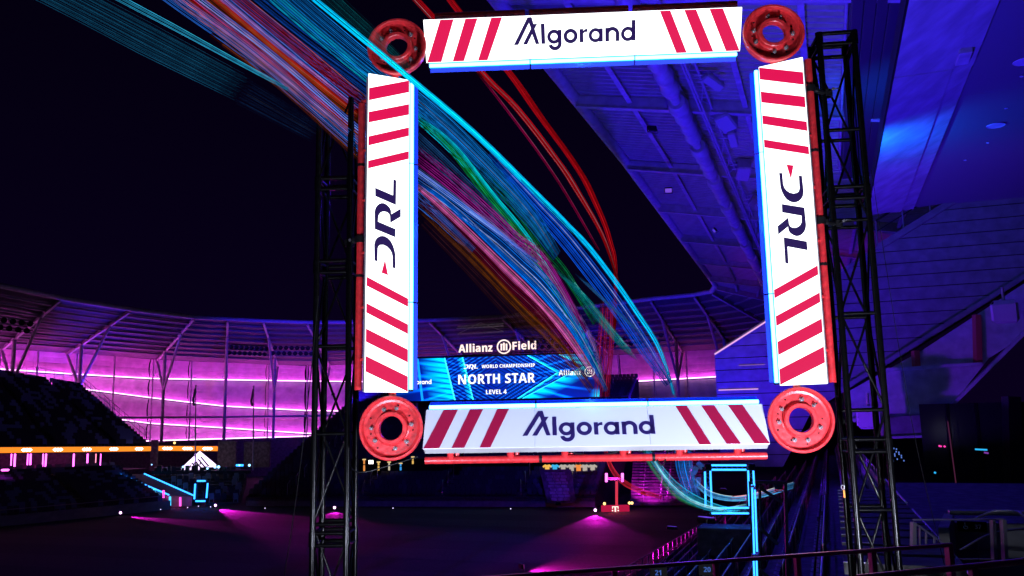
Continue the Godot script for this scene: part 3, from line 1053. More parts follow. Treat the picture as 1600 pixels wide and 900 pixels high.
	for r in 9:
		for c2 in 3:
			var f0 := (r + 0.08) / 9.0
			var f1 := (r + 0.92) / 9.0
			var g0 := (c2 + 0.04 + 0.2 * (r % 2)) / 3.3
			var g1 := (c2 + 0.95 + 0.2 * (r % 2)) / 3.3
			var l0: Vector3 = (p0[0] as Vector3).lerp(p0[3], f0)
			var l1: Vector3 = (p0[1] as Vector3).lerp(p0[2], f0)
			var b2: Vector3 = (p0[0] as Vector3).lerp(p0[3], f1)
			var b3: Vector3 = (p0[1] as Vector3).lerp(p0[2], f1)
			var s := Shape.new()
			s.quad(l0.lerp(l1, g0), l0.lerp(l1, g1), b2.lerp(b3, g1), b2.lerp(b3, g0), Vector3.BACK)
			obj("block", s, M.concrete, lw)
	ls.quad(p0[0] + Vector3(-0.4, 0.2, -0.3), p0[1] + Vector3(0.4, 0.2, -0.3), p0[2] + Vector3(0.4, -0.2, -0.3), p0[3] + Vector3(-0.4, -0.2, -0.3), Vector3.BACK)
	obj("joint_bed", ls, M.dark_concrete, lw)
	flood("small violet lamp washing the block wall by the far stairs", Vector3(3.67, 0.91, -77.00), Vector3(3.96, 2.43, -82.00), Color(0.35, 0.15, 1.0), 26.0, 22.0, "small field lamps")
	var pst := thing("far_stairs", "pink-lit flight of stairs with handrails in the far right corner", "stairs")
	var s0: Vector3 = Vector3(10.76, -0.00, -83.00)
	var s1: Vector3 = Vector3(17.59, -0.22, -84.00)
	var t0: Vector3 = Vector3(13.16, 4.45, -97.00)
	var t1: Vector3 = Vector3(21.91, 4.25, -98.00)
	for r in 18:
		var q0 := s0.lerp(t0, r / 18.0)
		var q1 := s1.lerp(t1, r / 18.0)
		var e0 := s0.lerp(t0, (r + 1) / 18.0)
		var e1 := s1.lerp(t1, (r + 1) / 18.0)
		var s := Shape.new()
		s.quad(q0, q1, Vector3(q1.x, e1.y, q1.z), Vector3(q0.x, e0.y, q0.z), Vector3.BACK)
		s.quad(Vector3(q0.x, e0.y, q0.z), Vector3(q1.x, e1.y, q1.z), e1, e0, Vector3.UP)
		obj("step", s, M.concrete, pst)
		for g in [0.18, 0.42, 0.52, 0.80]:
			var rl := Shape.new()
			var p: Vector3 = Vector3(q0.x, e0.y, q0.z).lerp(Vector3(q1.x, e1.y, q1.z), g)
			rl.tube(p, p + Vector3(0, 0.8, 0), 0.04, 5)
			rl.tube(p + Vector3(-0.45, 0.8, 0), p + Vector3(0.45, 0.8, 0), 0.04, 5)
			obj("handrail", rl, M.rail, pst)
	flood("pink lamp aimed up the far stairs", Vector3(11.58, 1.40, -80.00), Vector3(14.76, 2.79, -90.00), Color(0.9, 0.12, 0.9), 90.0, 30.0, "small field lamps")


# ---------------------------------------------------------------- the right lower bowl
func right_stand() -> void:
	var root := thing("lower_bowl", "dark rows of the right lower bowl running away below the gate", "stand")
	var rows := 12
	var u0 := 5.0
	var u1 := 74.0
	var near := []
	var far := []
	for r in rows:
		var v := -8.4 + 0.82 * r
		var h := 0.6 + 0.43 * r
		u1 = 58.0 if r < 2 else 74.0
		var s := Shape.new()
		s.quad(st(u0, h, v), st(u1, h, v), st(u1, h, v + 0.82), st(u0, h, v + 0.82), Vector3.UP)
		s.quad(st(u0, h, v), st(u1, h, v), st(u1, h - 0.43, v), st(u0, h - 0.43, v), st(0, 0, -1))
		s.quad(st(u0, h, v), st(u0, h, v + 0.82), st(u0, h - 2, v + 0.82), st(u0, h - 2, v), st(-1, 0, 0))
		obj("step", s, M.dark_concrete, root)
		var n := int((u1 - u0) / 0.52)
		var seg := 0.0
		var bas := sbasis() * Basis(Vector3.UP, -PI / 2)
		for i in n:
			var u := u0 + 0.3 + i * 0.52
			var a := fmod(u + r * 0.0, 13.0)
			if a < 1.1:
				continue
			var tr := Transform3D(bas, st(u, h, v + 0.55))
			if u < 24.0 and near.size() < 400:
				near.append([u, tr])
			else:
				far.append([tr, r, u / 80.0])
		# the rail of each row, in lengths between the aisles
		var a0 := 6.3
		while a0 < u1:
			var a1: float = minf(a0 + 11.6, u1)
			var rl := Shape.new()
			rl.tube(st(a0, h + 0.92, v + 0.72), st(a1, h + 0.92, v + 0.72), 0.022, 6)
			for k in 6:
				var uu: float = lerpf(a0, a1, k / 5.0)
				rl.tube(st(uu, h, v + 0.72), st(uu, h + 0.92, v + 0.72), 0.018, 5)
			obj("row_rail", rl, M.row_rail, root)
			a0 += 13.0
	near.sort_custom(func(x, y): return x[0] < y[0])
	for i in near.size():
		if i < 290:
			obj("seat", SEAT_MESH(), M.seat, root).transform = near[i][1]
		else:
			far.append([near[i][1], 0, 0.1])
	var xs := []
	var cs := []
	for p in far:
		xs.append(p[0])
		cs.append(Color(0.10, 0.11, 0.16) if rng.randf() < 0.25 else Color(0.04, 0.045, 0.07))
	many("farther_seats", SEAT_MESH(), M.seats, xs, root, cs)
	# the fence at the foot of the bowl, lit pink
	var f := thing("pitch_side_fence", "pink-lit fence of posts and rails at the foot of the right lower bowl", "fence")
	for i in 26:
		var u := 37.0 + i * 1.1
		var v := -9.9 + 0.07 * i
		var s := Shape.new()
		s.tube(st(u, 0, v), st(u, 1.05, v), 0.035, 6)
		obj("post", s, M.rail, f)
		if i < 25:
			for h in [1.05, 0.62]:
				var b := Shape.new()
				b.tube(st(u, h, v), st(u + 1.1, h, v + 0.07), 0.028, 6)
				obj("rail", b, M.rail, f)
			if i % 3 != 2:
				var pn := Shape.new()
				pn.bar(st(u + 0.1, 0.3, v), st(u + 1.0, 0.3, v + 0.07), 0.03, 0.45)
				obj("panel", pn, M.clad, f)
	flood("pink lamp on the turf aimed along the right pitch-side fence", st(45, 0.35, -16), st(53, 0.9, -9.2), Color(1.0, 0.10, 0.85), 170.0, 42.0, "small field lamps")
	# white and black chequered marker boards by the second gate
	var k := 0
	for q in [[1086, 735, 0.0], [1091, 752, 0.4], [1101, 752, 0.9], [1106, 762, 1.1], [1152 - 58, 727, 0.2]]:
		var s := Shape.new()
		s.box(Transform3D(Basis(Vector3.BACK, -0.5 + 0.3 * k) * Basis(Vector3.UP, q[2]), Vector3.ZERO), Vector3(0.2, 0.3, 0.02))
		var o := obj("marker_flag", s, M.white_panel, self, T(eye_ray(q[0], q[1], 33.5)))
		tag(o, "white square flag hanging left of the small blue gate, %s" % ["upper one", "second one", "third one", "lowest one", "topmost one"][k], "flag", "white flags by the small blue gate")
		k += 1


# ---------------------------------------------------------------- the right-hand building
func right_building() -> void:
	# the clad end wall of the upper stand, its boards one by one
	var w := thing("clad_end_wall", "dark blue board-clad end wall of the right upper stand with a raked top", "wall")
	var U := 46.0
	var top := func(v: float) -> float: return 11.3 + (v + 5.36) * 0.6 if v < 2.9 else 16.25 + (v - 2.9) * 0.565
	var bot := func(v: float) -> float: return 5.5 if v < -1.5 else maxf(5.5, 9.38 + (v - 1.15) * 0.60)
	var h := 5.5
	var ch := 0.62
	while h < 26.0:
		for seg in [[-5.4, 0.0], [0.0, 6.0], [6.0, 13.0]]:
			var poly := PackedVector2Array([Vector2(seg[0], h + 0.012), Vector2(seg[1], h + 0.012), Vector2(seg[1], h + ch - 0.03), Vector2(seg[0], h + ch - 0.03)])
			var cut := PackedVector2Array()
			for i in 13:
				var v: float = lerpf(-5.4, 13.0, i / 12.0)
				cut.append(Vector2(v, bot.call(v)))
			for i in 13:
				var v: float = lerpf(13.0, -5.4, i / 12.0)
				cut.append(Vector2(v, top.call(v)))
			for piece in Geometry2D.intersect_polygons(poly, cut):
				var s := Shape.new()
				s.prism(sx(U, 0, 0), piece, -0.04, 0.03 + rng.randf_range(0.0, 0.012))
				obj("board", s, M.clad, w)
		h += ch
	var bk := Shape.new()
	var cut2 := PackedVector2Array()
	for i in 13:
		var v: float = lerpf(-5.4, 13.0, i / 12.0)
		cut2.append(Vector2(v, bot.call(v)))
	for i in 13:
		var v: float = lerpf(13.0, -5.4, i / 12.0)
		cut2.append(Vector2(v, top.call(v)))
	bk.prism(sx(U, 0, 0), cut2, -8.0, -0.05)
	obj("backing", bk, M.black_flat, w)
	var cp := Shape.new()
	cp.bar(st(U - 0.05, 11.3, -5.36), st(U - 0.05, 16.25, 2.9), 0.5, 0.16)
	cp.bar(st(U - 0.05, 16.25, 2.9), st(U - 0.05, 22.0, 13.0), 0.5, 0.3)
	obj("coping", cp, M.clad, w)
	var bm := Shape.new()
	bm.bar(st(U - 0.3, 9.2, 0.6), st(U - 0.3, 17.0, 13.6), 0.8, 0.2)
	obj("lower_flange", bm, M.clad, w)
	# slits of magenta light where the facade light grazes the board joints at the left end
	var k := 0
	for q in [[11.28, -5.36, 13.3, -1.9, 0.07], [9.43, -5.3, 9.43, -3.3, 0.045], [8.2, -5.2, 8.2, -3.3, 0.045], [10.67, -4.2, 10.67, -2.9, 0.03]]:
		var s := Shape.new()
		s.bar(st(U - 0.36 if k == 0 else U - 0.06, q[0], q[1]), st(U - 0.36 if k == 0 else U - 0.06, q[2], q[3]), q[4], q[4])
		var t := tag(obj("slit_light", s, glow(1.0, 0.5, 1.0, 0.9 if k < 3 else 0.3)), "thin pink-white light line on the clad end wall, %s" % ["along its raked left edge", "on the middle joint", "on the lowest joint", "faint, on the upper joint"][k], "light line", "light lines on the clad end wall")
		k += 1
	# hand rail and glass along the raked top
	var gr := thing("glass_railing", "slanted glass railing with a steel top rail above the clad end wall", "railing")
	for i in 9:
		var v: float = lerpf(2.9, 13.0, i / 8.0)
		var v2: float = lerpf(2.9, 13.0, (i + 1) / 8.0)
		var p := st(U - 0.1, top.call(v) + 0.15, v)
		var p2 := st(U - 0.1, top.call(v2) + 0.15, v2)
		var s := Shape.new()
		s.tube(p, p + Vector3(0, 1.25, 0), 0.05, 8)
		obj("post", s, M.steel, gr)
		if i < 8:
			var r := Shape.new()
			r.tube(p + Vector3(0, 1.25, 0), p2 + Vector3(0, 1.25, 0), 0.06, 8)
			r.tube(p + Vector3(0, 0.7, 0), p2 + Vector3(0, 0.7, 0), 0.03, 6)
			obj("rail", r, M.black, gr)
	# the raking steel beam under it
	var rb := thing("raker_beam", "purple-lit raking steel beam with upright stiffeners under the clad wall", "beam")
	var web := Shape.new()
	var P := func(x: float, y: float) -> Vector2:
		var p: Vector3 = sx(44.6, 0, 0).affine_inverse() * eye_ray_plane(x, y, 44.6)
		return Vector2(p.x, p.y)
	web.prism(sx(44.6, 0, 0), PackedVector2Array([P.call(1325, 612), P.call(1440, 548), P.call(1620, 430), P.call(1620, 512), P.call(1545, 560), P.call(1470, 655), P.call(1330, 660)]), -0.1, 0.0)
	obj("web", web, M.white_steel, rb)
	for q in [[1430, 548, 573], [1526, 492, 568]]:
		var s := Shape.new()
		s.bar(eye_ray_plane(q[0], q[1], 44.4), eye_ray_plane(q[0] + 2, q[2], 44.4), 0.32, 0.26)
		obj("stiffener", s, M.red_steel, rb)
	for q in [[1385, 578, 1533, 569], [1330, 656, 1475, 650], [1470, 650, 1600, 520]]:
		var s := Shape.new()
		s.bar(eye_ray_plane(q[0], q[1], 44.3), eye_ray_plane(q[2], q[3], 44.3), 0.7, 0.14)
		obj("flange", s, M.white_steel, rb)
	# the dropped box beam under the near roof and the concrete soffit beyond it
	var bb := thing("box_beam", "deep dark purple box beam with long seams beside the blue concrete soffit", "beam")
	for i in 4:
		var s := Shape.new()
		var va := 1.5 + 0.35 * i
		s.chamfer(sx(22.0, 20.25, va + 0.17) * T(Vector3(0, 0, 0)), Vector3(0.335, 0.5, 48.0), 0.02)
		obj("plank", s, M.dark_steel, bb)
	var side := Shape.new()
	side.box(sx(22.0, 21.2, 1.66), Vector3(0.3, 1.6, 48.0))
	obj("side_web", side, M.dark_steel, bb)
	var ep := Shape.new()
	ep.path(catmull([st(-2, 20.6, 1.42), st(10, 20.62, 1.40), st(20, 20.55, 1.44), st(32, 20.6, 1.41), st(46, 20.6, 1.42)], 6), 0.055, 8)
	obj("conduit", ep, M.white_steel, bb)
	var sf := thing("concrete_soffit", "broad bright blue board-marked concrete soffit with a dark steel edge", "soffit")
	var n := 0
	for q in [[-3.0, 17.5], [17.55, 27.0], [27.05, 36.0], [36.05, 46.0]]:
		var s := Shape.new()
		s.box(sx((q[0] + q[1]) / 2.0, 18.25, 3.35), Vector3(1.6, 0.5, q[1] - q[0]))
		obj("slab", s, M.board_concrete, sf)
		var s2 := Shape.new()
		s2.box(sx((q[0] + q[1]) / 2.0, 18.31 if n != 1 else 18.28, 4.42), Vector3(0.52, 0.5, q[1] - q[0]))
		obj("edge_slab", s2, M.board_concrete, sf)
		n += 1
	var ed := Shape.new()
	ed.box(sx(21.5, 18.25, 2.52), Vector3(0.06, 0.56, 49.0))
	obj("edge_angle", ed, M.black, sf)
	var js := Shape.new()
	js.chamfer(sx(26.0, 17.96, 4.3), Vector3(0.35, 0.16, 0.9), 0.02)
	obj("junction_box", js, M.white_steel, sf)
	var cl := thing("dark_ceiling", "smooth dark ceiling right of the concrete soffit with round recessed lamps", "ceiling")
	for q in [[4.7, 9.0], [9.0, 16.0]]:
		for g in [[-3.0, 15.0], [15.0, 30.0], [30.0, 46.0]]:
			var s := Shape.new()
			s.box(sx((g[0] + g[1]) / 2.0, 18.42, (q[0] + q[1]) / 2.0), Vector3(q[1] - q[0] - 0.012, 0.5, g[1] - g[0] - 0.012))
			obj("ceiling_panel", s, M.dark_ceiling, cl)
	k = 0
	for q in [[1556, 196, 0.30], [1601, 96, 0.30], [1572, 169, 0.05], [1596, 119, 0.05], [1543, 223, 0.05], [1508, 250, 0.05]]:
		var p := eye_ray_height(q[0], q[1], 18.15)
		var t := thing("recessed_lamp", "%s round lamp set in the dark ceiling, %s" % ["wide" if q[2] > 0.1 else "small", ["wide one over the glass railing", "wide, at the right edge", "upper of the small pair", "topmost", "small one nearest the railing", "lowest small one"][k]], "lamp", T(p), "recessed lamps in the dark ceiling")
		var s := Shape.new()
		s.lathe(Transform3D(Basis(Vector3.RIGHT, PI / 2), Vector3.ZERO), [Vector2(0.0, 0.004), Vector2(q[2] * 0.92, 0.004), Vector2(q[2], 0.02), Vector2(q[2] * 1.04, 0.0)], 24)
		obj("rim", s, M.white_panel, t)
		k += 1
	flood("blue lamp on a drop rod below the box beam washing the concrete soffit", st(33.0, 16.5, 1.75), st(34.0, 18.0, 3.3), Color(0.03, 0.38, 1.0), 32.0, 75.0, "")
	var rod := Shape.new()
	rod.tube(st(33.0, 16.6, 1.72), st(33.0, 20.2, 1.72), 0.03, 8)
	tag(obj("drop_rod", rod, M.black), "thin black rod carrying the blue lamp below the box beam", "rod")
	flood("violet flood lamp on the right lower bowl aimed at the clad end wall", st(33, 5.6, -1.8), st(46, 14, 5.5), Color(0.42, 0.10, 1.0), 95.0, 50.0, "")
	# loudspeakers
	k = 0
	for q in [[1570, 487, 35.0, 1.0], [1358, 652, 36.5, 1.0]]:
		var t := thing("loudspeaker", "pale rounded loudspeaker %s" % ["hung under the raker beam at the right edge", "half hidden behind the right truss tower"][k], "loudspeaker", facing(eye_ray(q[0], q[1], q[2]), Vector3(0, 5, 0)), "pale loudspeakers under the right stand")
		var s := Shape.new()
		s.chamfer(Transform3D(), Vector3(q[3], 0.95, 0.6), 0.14)
		obj("cabinet", s, M.white_steel, t)
		var g := Shape.new()
		g.chamfer(T(Vector3(0, -0.03, 0.285)), Vector3(q[3] * 0.86, 0.74, 0.05), 0.02)
		obj("grille", g, M.grille, t)
		var b := Shape.new()
		b.tube(Vector3(0, 0.4, -0.1), Vector3(0, 1.0, -0.1), 0.06, 8)
		obj("bracket", b, M.steel, t)
		k += 1
	# below: cross beam, dark suite front with reflecting glass, low wall
	var cb := thing("cross_beam", "dark cross beam over the suite windows under the right stand", "beam")
	var cs := Shape.new()
	cs.bar(Vector3(15.95, 7.45, -38.00), Vector3(21.97, 7.50, -38.00), 0.5, 0.95)
	obj("web", cs, M.clad, cb)
	var cs2 := Shape.new()
	cs2.bar(Vector3(15.79, 7.02, -37.70), Vector3(21.75, 7.10, -37.70), 0.7, 0.1)
	obj("flange", cs2, M.white_steel, cb)
	var cs3 := Shape.new()
	cs3.bar(Vector3(19.52, 8.60, -34.00), Vector3(18.98, 1.84, -34.00), 0.5, 0.5)
	obj("end_post", cs3, M.black, cb)
	var wd := thing("suite_windows", "row of dark glossy suite windows under the right stand", "windows")
	for i in 6:
		var a: Vector3 = (Vector3(16.81, 26.34, -36.00)).lerp(Vector3(22.27, 24.68, -33.00), i / 6.0)
		var b: Vector3 = (Vector3(16.81, 26.34, -36.00)).lerp(Vector3(22.27, 24.68, -33.00), (i + 0.96) / 6.0)
		a.y = 6.8
		b.y = 6.8
		var s := Shape.new()
		s.bar(a, b, 0.05, 3.2)
		obj("pane", s, M.glass, wd)
		var f := Shape.new()
		f.bar(b + Vector3(0, -1.6, 0.04), b + Vector3(0, 1.6, 0.04), 0.12, 0.12)
		obj("mullion", f, M.black, wd)
	k = 0
	for q in [[1467, 696.5, 4.0, 0], [1475, 697, 2.0, 0], [1524, 702, 18.0, 1], [1538, 707, 6.0, 2], [1487, 722, 1.0, 3], [1460, 738, 2.0, 1], [1400, 712, 7.0, 4], [1392, 706, 9.0, 4], [1404, 720, 5.0, 4]]:
		var p := eye_ray(q[0], q[1], 32.5)
		var s := Shape.new()
		if q[3] == 3:
			s.bar(p + Vector3(0, 1.5, 0), p + Vector3(0.1, -1.2, 0), 0.03, 0.03)
		elif q[3] == 4:
			for j in 6:
				s.box(T(p + Vector3(j * 0.08 - 0.2, 0.06 * ((j * 3) % 5), 0)), Vector3(0.03, 0.05, 0.03))
		else:
			s.bar(p, p + Vector3(q[2] * 0.024, -0.03, 0), 0.05, 0.06)
		var e := 1.2 if q[3] != 1 else 1.0
		tag(obj("window_light", s, glow(1.0, 0.05, 0.4, e) if q[3] == 0 else glow(0.03, 0.5, 1.0, e) if q[3] == 1 else glow(0.4, 0.08, 0.7, 0.5) if q[3] == 2 else glow(0.5, 0.1, 0.3, 0.12) if q[3] == 3 else glow(0.15, 0.3, 1.0, 0.8)), "small %s light behind the dark suite windows, %s" % [["pink", "cyan", "violet", "dim upright red", "clustered blue"][q[3]], ["first", "second", "longest", "under the longest", "tall and thin", "lowest", "right of the tower", "against the tower", "lowest by the tower"][k]], "light", "lights in the dark suites")
		k += 1
	var lw := thing("vomitory_wall", "low dark panelled wall below the suite windows bearing the section sign", "wall")
	var c0: Vector3 = Vector3(6.12, 14.36, -12.50)
	var c1: Vector3 = Vector3(7.66, 14.07, -12.00)
	for i in 5:
		for r in 2:
			var a := c0.lerp(c1, i / 5.0)
			var b := c0.lerp(c1, (i + 0.985) / 5.0)
			a.y = 6.05 + 0.36 * r - 0.1
			b.y = a.y
			var s := Shape.new()
			s.bar(a, b, 0.12, 0.35)
			obj("panel", s, M.clad, lw)
	var cap := Shape.new()
	var ca := c0
	ca.y = 6.62
	var cb2 := c1
	cb2.y = 6.62
	cap.bar(ca, cb2, 0.2, 0.06)
	obj("coping", cap, M.clad, lw)
	var end := Shape.new()
	var d0: Vector3 = Vector3(5.30, 13.60, -11.00)
	d0.y = 6.2
	var d1 := c0
	d1.y = 6.2
	end.bar(d0, d1, 0.12, 0.8)
	obj("side_panel", end, M.concrete, lw)
	var lower := Shape.new()
	lower.bar(Vector3(c0.x, 5.2, c0.z - 0.05), Vector3(c1.x, 5.2, c1.z - 0.05), 0.1, 1.2)
	obj("base", lower, M.black_flat, lw)
	sign_plate("black section sign reading 37 with a wheelchair mark on the low wall", eye_ray(1519, 823, 11.4), "37", 0.34, 0.13, true)
	sign_plate("small blue-lettered row sign reading 20, the right one of the pair", eye_ray(1105, 890, 6.2), "20", 0.12, 0.085, false)
	sign_plate("small blue-lettered row sign reading 21 at the bottom edge of the photo", eye_ray(1029, 895, 6.2), "21", 0.12, 0.085, false)
	# concourse floor behind the rail
	var fl := Shape.new()
	fl.quad(st(-4, 5.6, 1.2), st(34, 5.6, 1.2), st(34, 5.6, 16), st(-4, 5.6, 16), Vector3.UP)
	struct("concourse_floor", fl, M.dark_concrete, "dark concourse floor behind the right lower bowl")


func eye_ray_plane(x: float, y: float, u: float) -> Vector3:
	var d := eye_ray(x, y, 1.0) - eye
	var n := Vector3(sin(YAW), 0, -cos(YAW))
	return eye + d * (u / d.dot(n))


func eye_ray_height(x: float, y: float, h: float) -> Vector3:
	var d := eye_ray(x, y, 1.0) - eye
	return eye + d * ((h - eye.y) / d.y)


func text_mesh(words: String, height: float, depth: float, weight := 700, face := "Droid Sans") -> TextMesh:
	var f := SystemFont.new()
	f.font_names = PackedStringArray([face])
	f.font_weight = weight
	var t := TextMesh.new()
	t.text = words
	t.font = f
	t.font_size = 48
	t.pixel_size = height / 48.0 / 0.95
	t.depth = depth
	t.curve_step = 2.0
	return t


func sign_plate(label: String, p: Vector3, words: String, w: float, h: float, chair: bool) -> void:
	var t := thing("section_sign", label, "sign", facing(p, Vector3(0, p.y, 0)), "")
	var s := Shape.new()
	s.chamfer(T(Vector3(0, 0, -0.008)), Vector3(w, h, 0.014), 0.003)
	obj("plate", s, M.sign_black, t)
	var ink := glow(0.16, 0.13, 0.32, 0.5) if chair else glow(0.04, 0.12, 0.5, 0.8)
	obj("numerals", text_mesh(words, h * 0.52, 0.003), M.sign_ink if chair else M.sign_ink_blue, t, T(Vector3(w * 0.2 if chair else 0.0, 0, 0.002)))
	if chair:
		var c := Shape.new()
		c.arc(T(Vector3(-w * 0.22, -0.008, 0)), Vector2.ZERO, 0.026, 0.019, PI * 0.75, PI * 2.1, 0.0, 0.003, 16)
		c.arc(T(Vector3(-w * 0.235, 0.042, 0)), Vector2.ZERO, 0.008, 0.0, 0, TAU, 0.0, 0.003, 10)
		c.prism(T(Vector3(-w * 0.235, 0.0, 0)), pts([-0.004, 0.034, 0.005, 0.034, 0.005, 0.008, 0.026, 0.008, 0.036, -0.022, 0.029, -0.024, 0.021, 0.0, -0.004, 0.0]), 0.0, 0.003)
		obj("wheelchair_mark", c, M.sign_ink, t)


# ---------------------------------------------------------------- the scoreboard
func burst_image() -> ImageTexture:
	var w := 1024
	var h := 208
	var im := Image.create(w, h, false, Image.FORMAT_RGB8)
	for y in h:
		for x in w:
			var fx := float(x) / w
			var fy := float(y) / h
			var dx := (fx - 0.5) * 5.0
			var dy := fy - 0.5
			var ang := atan2(dy, dx)
			var r := sqrt(dx * dx + dy * dy)
			var c := Vector3(0.0, 0.09, 0.52)
			# soft rays out of the centre
			var ray := pow(maxf(0.0, sin(ang * 46.0 + 1.5 * sin(ang * 7.0))), 3.0)
			c += Vector3(0.0, 0.38, 0.70) * ray * smoothstep(0.3, 1.6, r) * (1.0 - 0.5 * smoothstep(1.6, 2.5, r))
			# feathered edges of the wide wedge
			var edge_l := 0.27 + (fy - 0.5) * 0.05
			var edge_r := 0.93 - absf(fy - 0.28) * 0.42
			for q in [[edge_l, 1.0, 0.13], [edge_r, -1.0, 0.12], [0.36 + (fy - 0.5) * 0.05, 1.0, 0.03], [0.80 - absf(fy - 0.42) * 0.34, -1.0, 0.03]]:
				var d: float = (q[0] - fx) * q[1]
				if d > 0.0 and d < q[2]:
					var lobe := pow(absf(sin((fy + d * 0.8 * q[1]) * PI * 8.0)), 0.5)
					c = c.lerp(Vector3(0.0, 0.88, 1.0), lobe * pow(1.0 - d / q[2], 0.6))
				if absf(d) < 0.0035:
					c = Vector3(0.25, 1.0, 1.0)
			# dotted perspective bars inside the wedge
			if fx > edge_l and fx < edge_r:
				var band := absf(dx) * 0.9 + absf(dy) * 1.6
				var dots := sin(band * 46.0)
				var dash := sin((dy * 1.4 - dx * signf(dy) * 0.4) * 120.0)
				if dots > 0.55 and dash > -0.2 and r > 0.35:
					c = c.lerp(Vector3(0.05, 0.62, 1.0), 0.55)
				elif dots < -0.6:
					c *= 0.55
			c *= 1.0 - 0.5 * smoothstep(0.80, 1.0, fx) * (1.0 - smoothstep(0.75, 1.0, fy)) - 0.4 * smoothstep(0.18, 0.0, fx)
			var corner := Vector2(1.0 - fx, (1.0 - fy) * 0.22).length()
			c = c.lerp(Vector3(0.0, 0.85, 0.95), 1.0 - smoothstep(0.0, 0.06, corner))
			if absf(fx - 0.12 - (fy - 0.5) * 0.025) < 0.006:
				c = c.lerp(Vector3(0.05, 0.6, 1.0), 0.8)
			im.set_pixel(x, y, Color(clampf(c.x, 0, 1), clampf(c.y, 0, 1), clampf(c.z, 0, 1)))
	return ImageTexture.create_from_image(im)


func screen() -> void:
	var a: Vector3 = Vector3(-14.47, 10.76, -106.00)
	var b: Vector3 = Vector3(10.15, 10.74, -102.50)
	var x := b - a
	x.y = 0
	var W := x.length()
	x = x.normalized()
	var bas := Basis(x, Vector3.UP, x.cross(Vector3.UP))
	var H := 5.15
	var c := (a + b) / 2.0
	c.y = (a.y + b.y) / 2.0 + H / 2.0
	var f := Transform3D(bas, c)
	var t := thing("scoreboard", "wide blue scoreboard screen showing NORTH STAR under the far canopy", "scoreboard", f)
	var hs := Shape.new()
	hs.chamfer(T(Vector3(0, 0, -0.45)), Vector3(W + 0.5, H + 0.4, 0.8), 0.05)
	obj("housing", hs, M.black, t)
	var pl := Shape.new()
	pl.quad(Vector3(-W / 2, -H / 2, 0), Vector3(W / 2, -H / 2, 0), Vector3(W / 2, H / 2, 0), Vector3(-W / 2, H / 2, 0), Vector3.BACK)
	var sm := mat(0.01, 0.01, 0.01, 0.4)
	sm.emission_enabled = true
	sm.emission = Color.WHITE
	sm.emission_texture = burst_image()
	sm.emission_operator = BaseMaterial3D.EMISSION_OP_MULTIPLY
	sm.emission_energy_multiplier = 2.0
	obj("screen", pl, sm, t, T(Vector3(0, 0, -0.03)))
	var wm := glow(1, 1, 1, 1.4)
	for q in [["NORTH STAR", 0.0, -0.15, 1.5], ["WORLD CHAMPIONSHIP", 1.55, 1.38, 0.54], ["LEVEL 4", 0.0, -1.72, 0.68], ["Allianz", 9.0, 0.35, 0.8]]:
		obj("screen_words", text_mesh(q[0], q[3], 0.02), wm, t, T(Vector3(q[1], q[2], 0.02)))
	var lm := obj("screen_league_mark", league_mark(0.01, 0.03), wm, t)
	lm.transform = Transform3D(Basis.from_scale(Vector3(1.9, 2.3, 1)), Vector3(-4.1, 1.12, 0))
	var sp := obj("screen_sponsor_word", algorand(0.01, 0.03), wm, t)
	sp.transform = Transform3D(Basis.from_scale(Vector3(3.2, 3.4, 1)), Vector3(-11.2, -0.55, 0))
	emblem(t, Vector3(11.35, 0.42, 0.02), 0.62, wm)
	var pl2 := Shape.new()
	for i in 5:
		pl2.tube(Vector3(-W / 2 + W * (i + 0.5) / 5, -H / 2, -0.5), Vector3(-W / 2 + W * (i + 0.5) / 5, -H / 2 - 6, -0.8), 0.16, 8)
	obj("legs", pl2, M.white_steel, t)
	var s := thing("stadium_name_sign", "glowing white stadium-name letters standing on top of the scoreboard", "sign", Transform3D(bas, Vector3(c.x, a.y + H + 1.05, c.z)))
	obj("letters", text_mesh("Allianz", 1.25, 0.15), M.sign_white, s, T(Vector3(-2.45, 0, 0)))
	obj("letters", text_mesh("Field", 1.25, 0.15), M.sign_white, s, T(Vector3(3.55, 0.12, 0)))
	emblem(s, Vector3(1.05, 0.08, 0), 0.88, M.sign_white)
	var bar := Shape.new()
	bar.bar(Vector3(-5.2, -0.85, -0.1), Vector3(5.2, -0.65, -0.1), 0.12, 0.12)
	obj("carrier", bar, M.black, s)
	var cat := thing("service_catwalk", "pale steel catwalk frame hung from the canopy above the scoreboard lettering", "catwalk")
	var p0: Vector3 = Vector3(-7.12, 19.30, -110.00)
	var p1: Vector3 = Vector3(-1.18, 19.52, -110.00)
	for q in [[Vector3(0, 0, 0), Vector3(0, 0, 0)], [Vector3(0, 1.0, 0), Vector3(0, 1.0, 0)], [Vector3(0, 0.5, 2), Vector3(0, 0.5, 2)]]:
		var r := Shape.new()
		r.bar(p0 + q[0], p1 + q[1], 0.14, 0.14)
		obj("rail", r, M.white_steel, cat)
	var dg := Shape.new()
	dg.tube(p0, (p0 + p1) / 2 + Vector3(0, 1.3, 0), 0.06, 6)
	dg.tube((p0 + p1) / 2 + Vector3(0, 1.3, 0), p1, 0.06, 6)
	obj("brace", dg, M.white_steel, cat)
	lamp(s, "omni", s.position + Vector3(0, 0.6, 1.2), Color(1.0, 0.85, 0.85), 2.0, Vector3.ZERO, 0, 0.05)
	lamp(t, "omni", c + bas.z * 2.0, Color(0.05, 0.45, 1.0), 6.0, Vector3.ZERO, 0, 0.05)


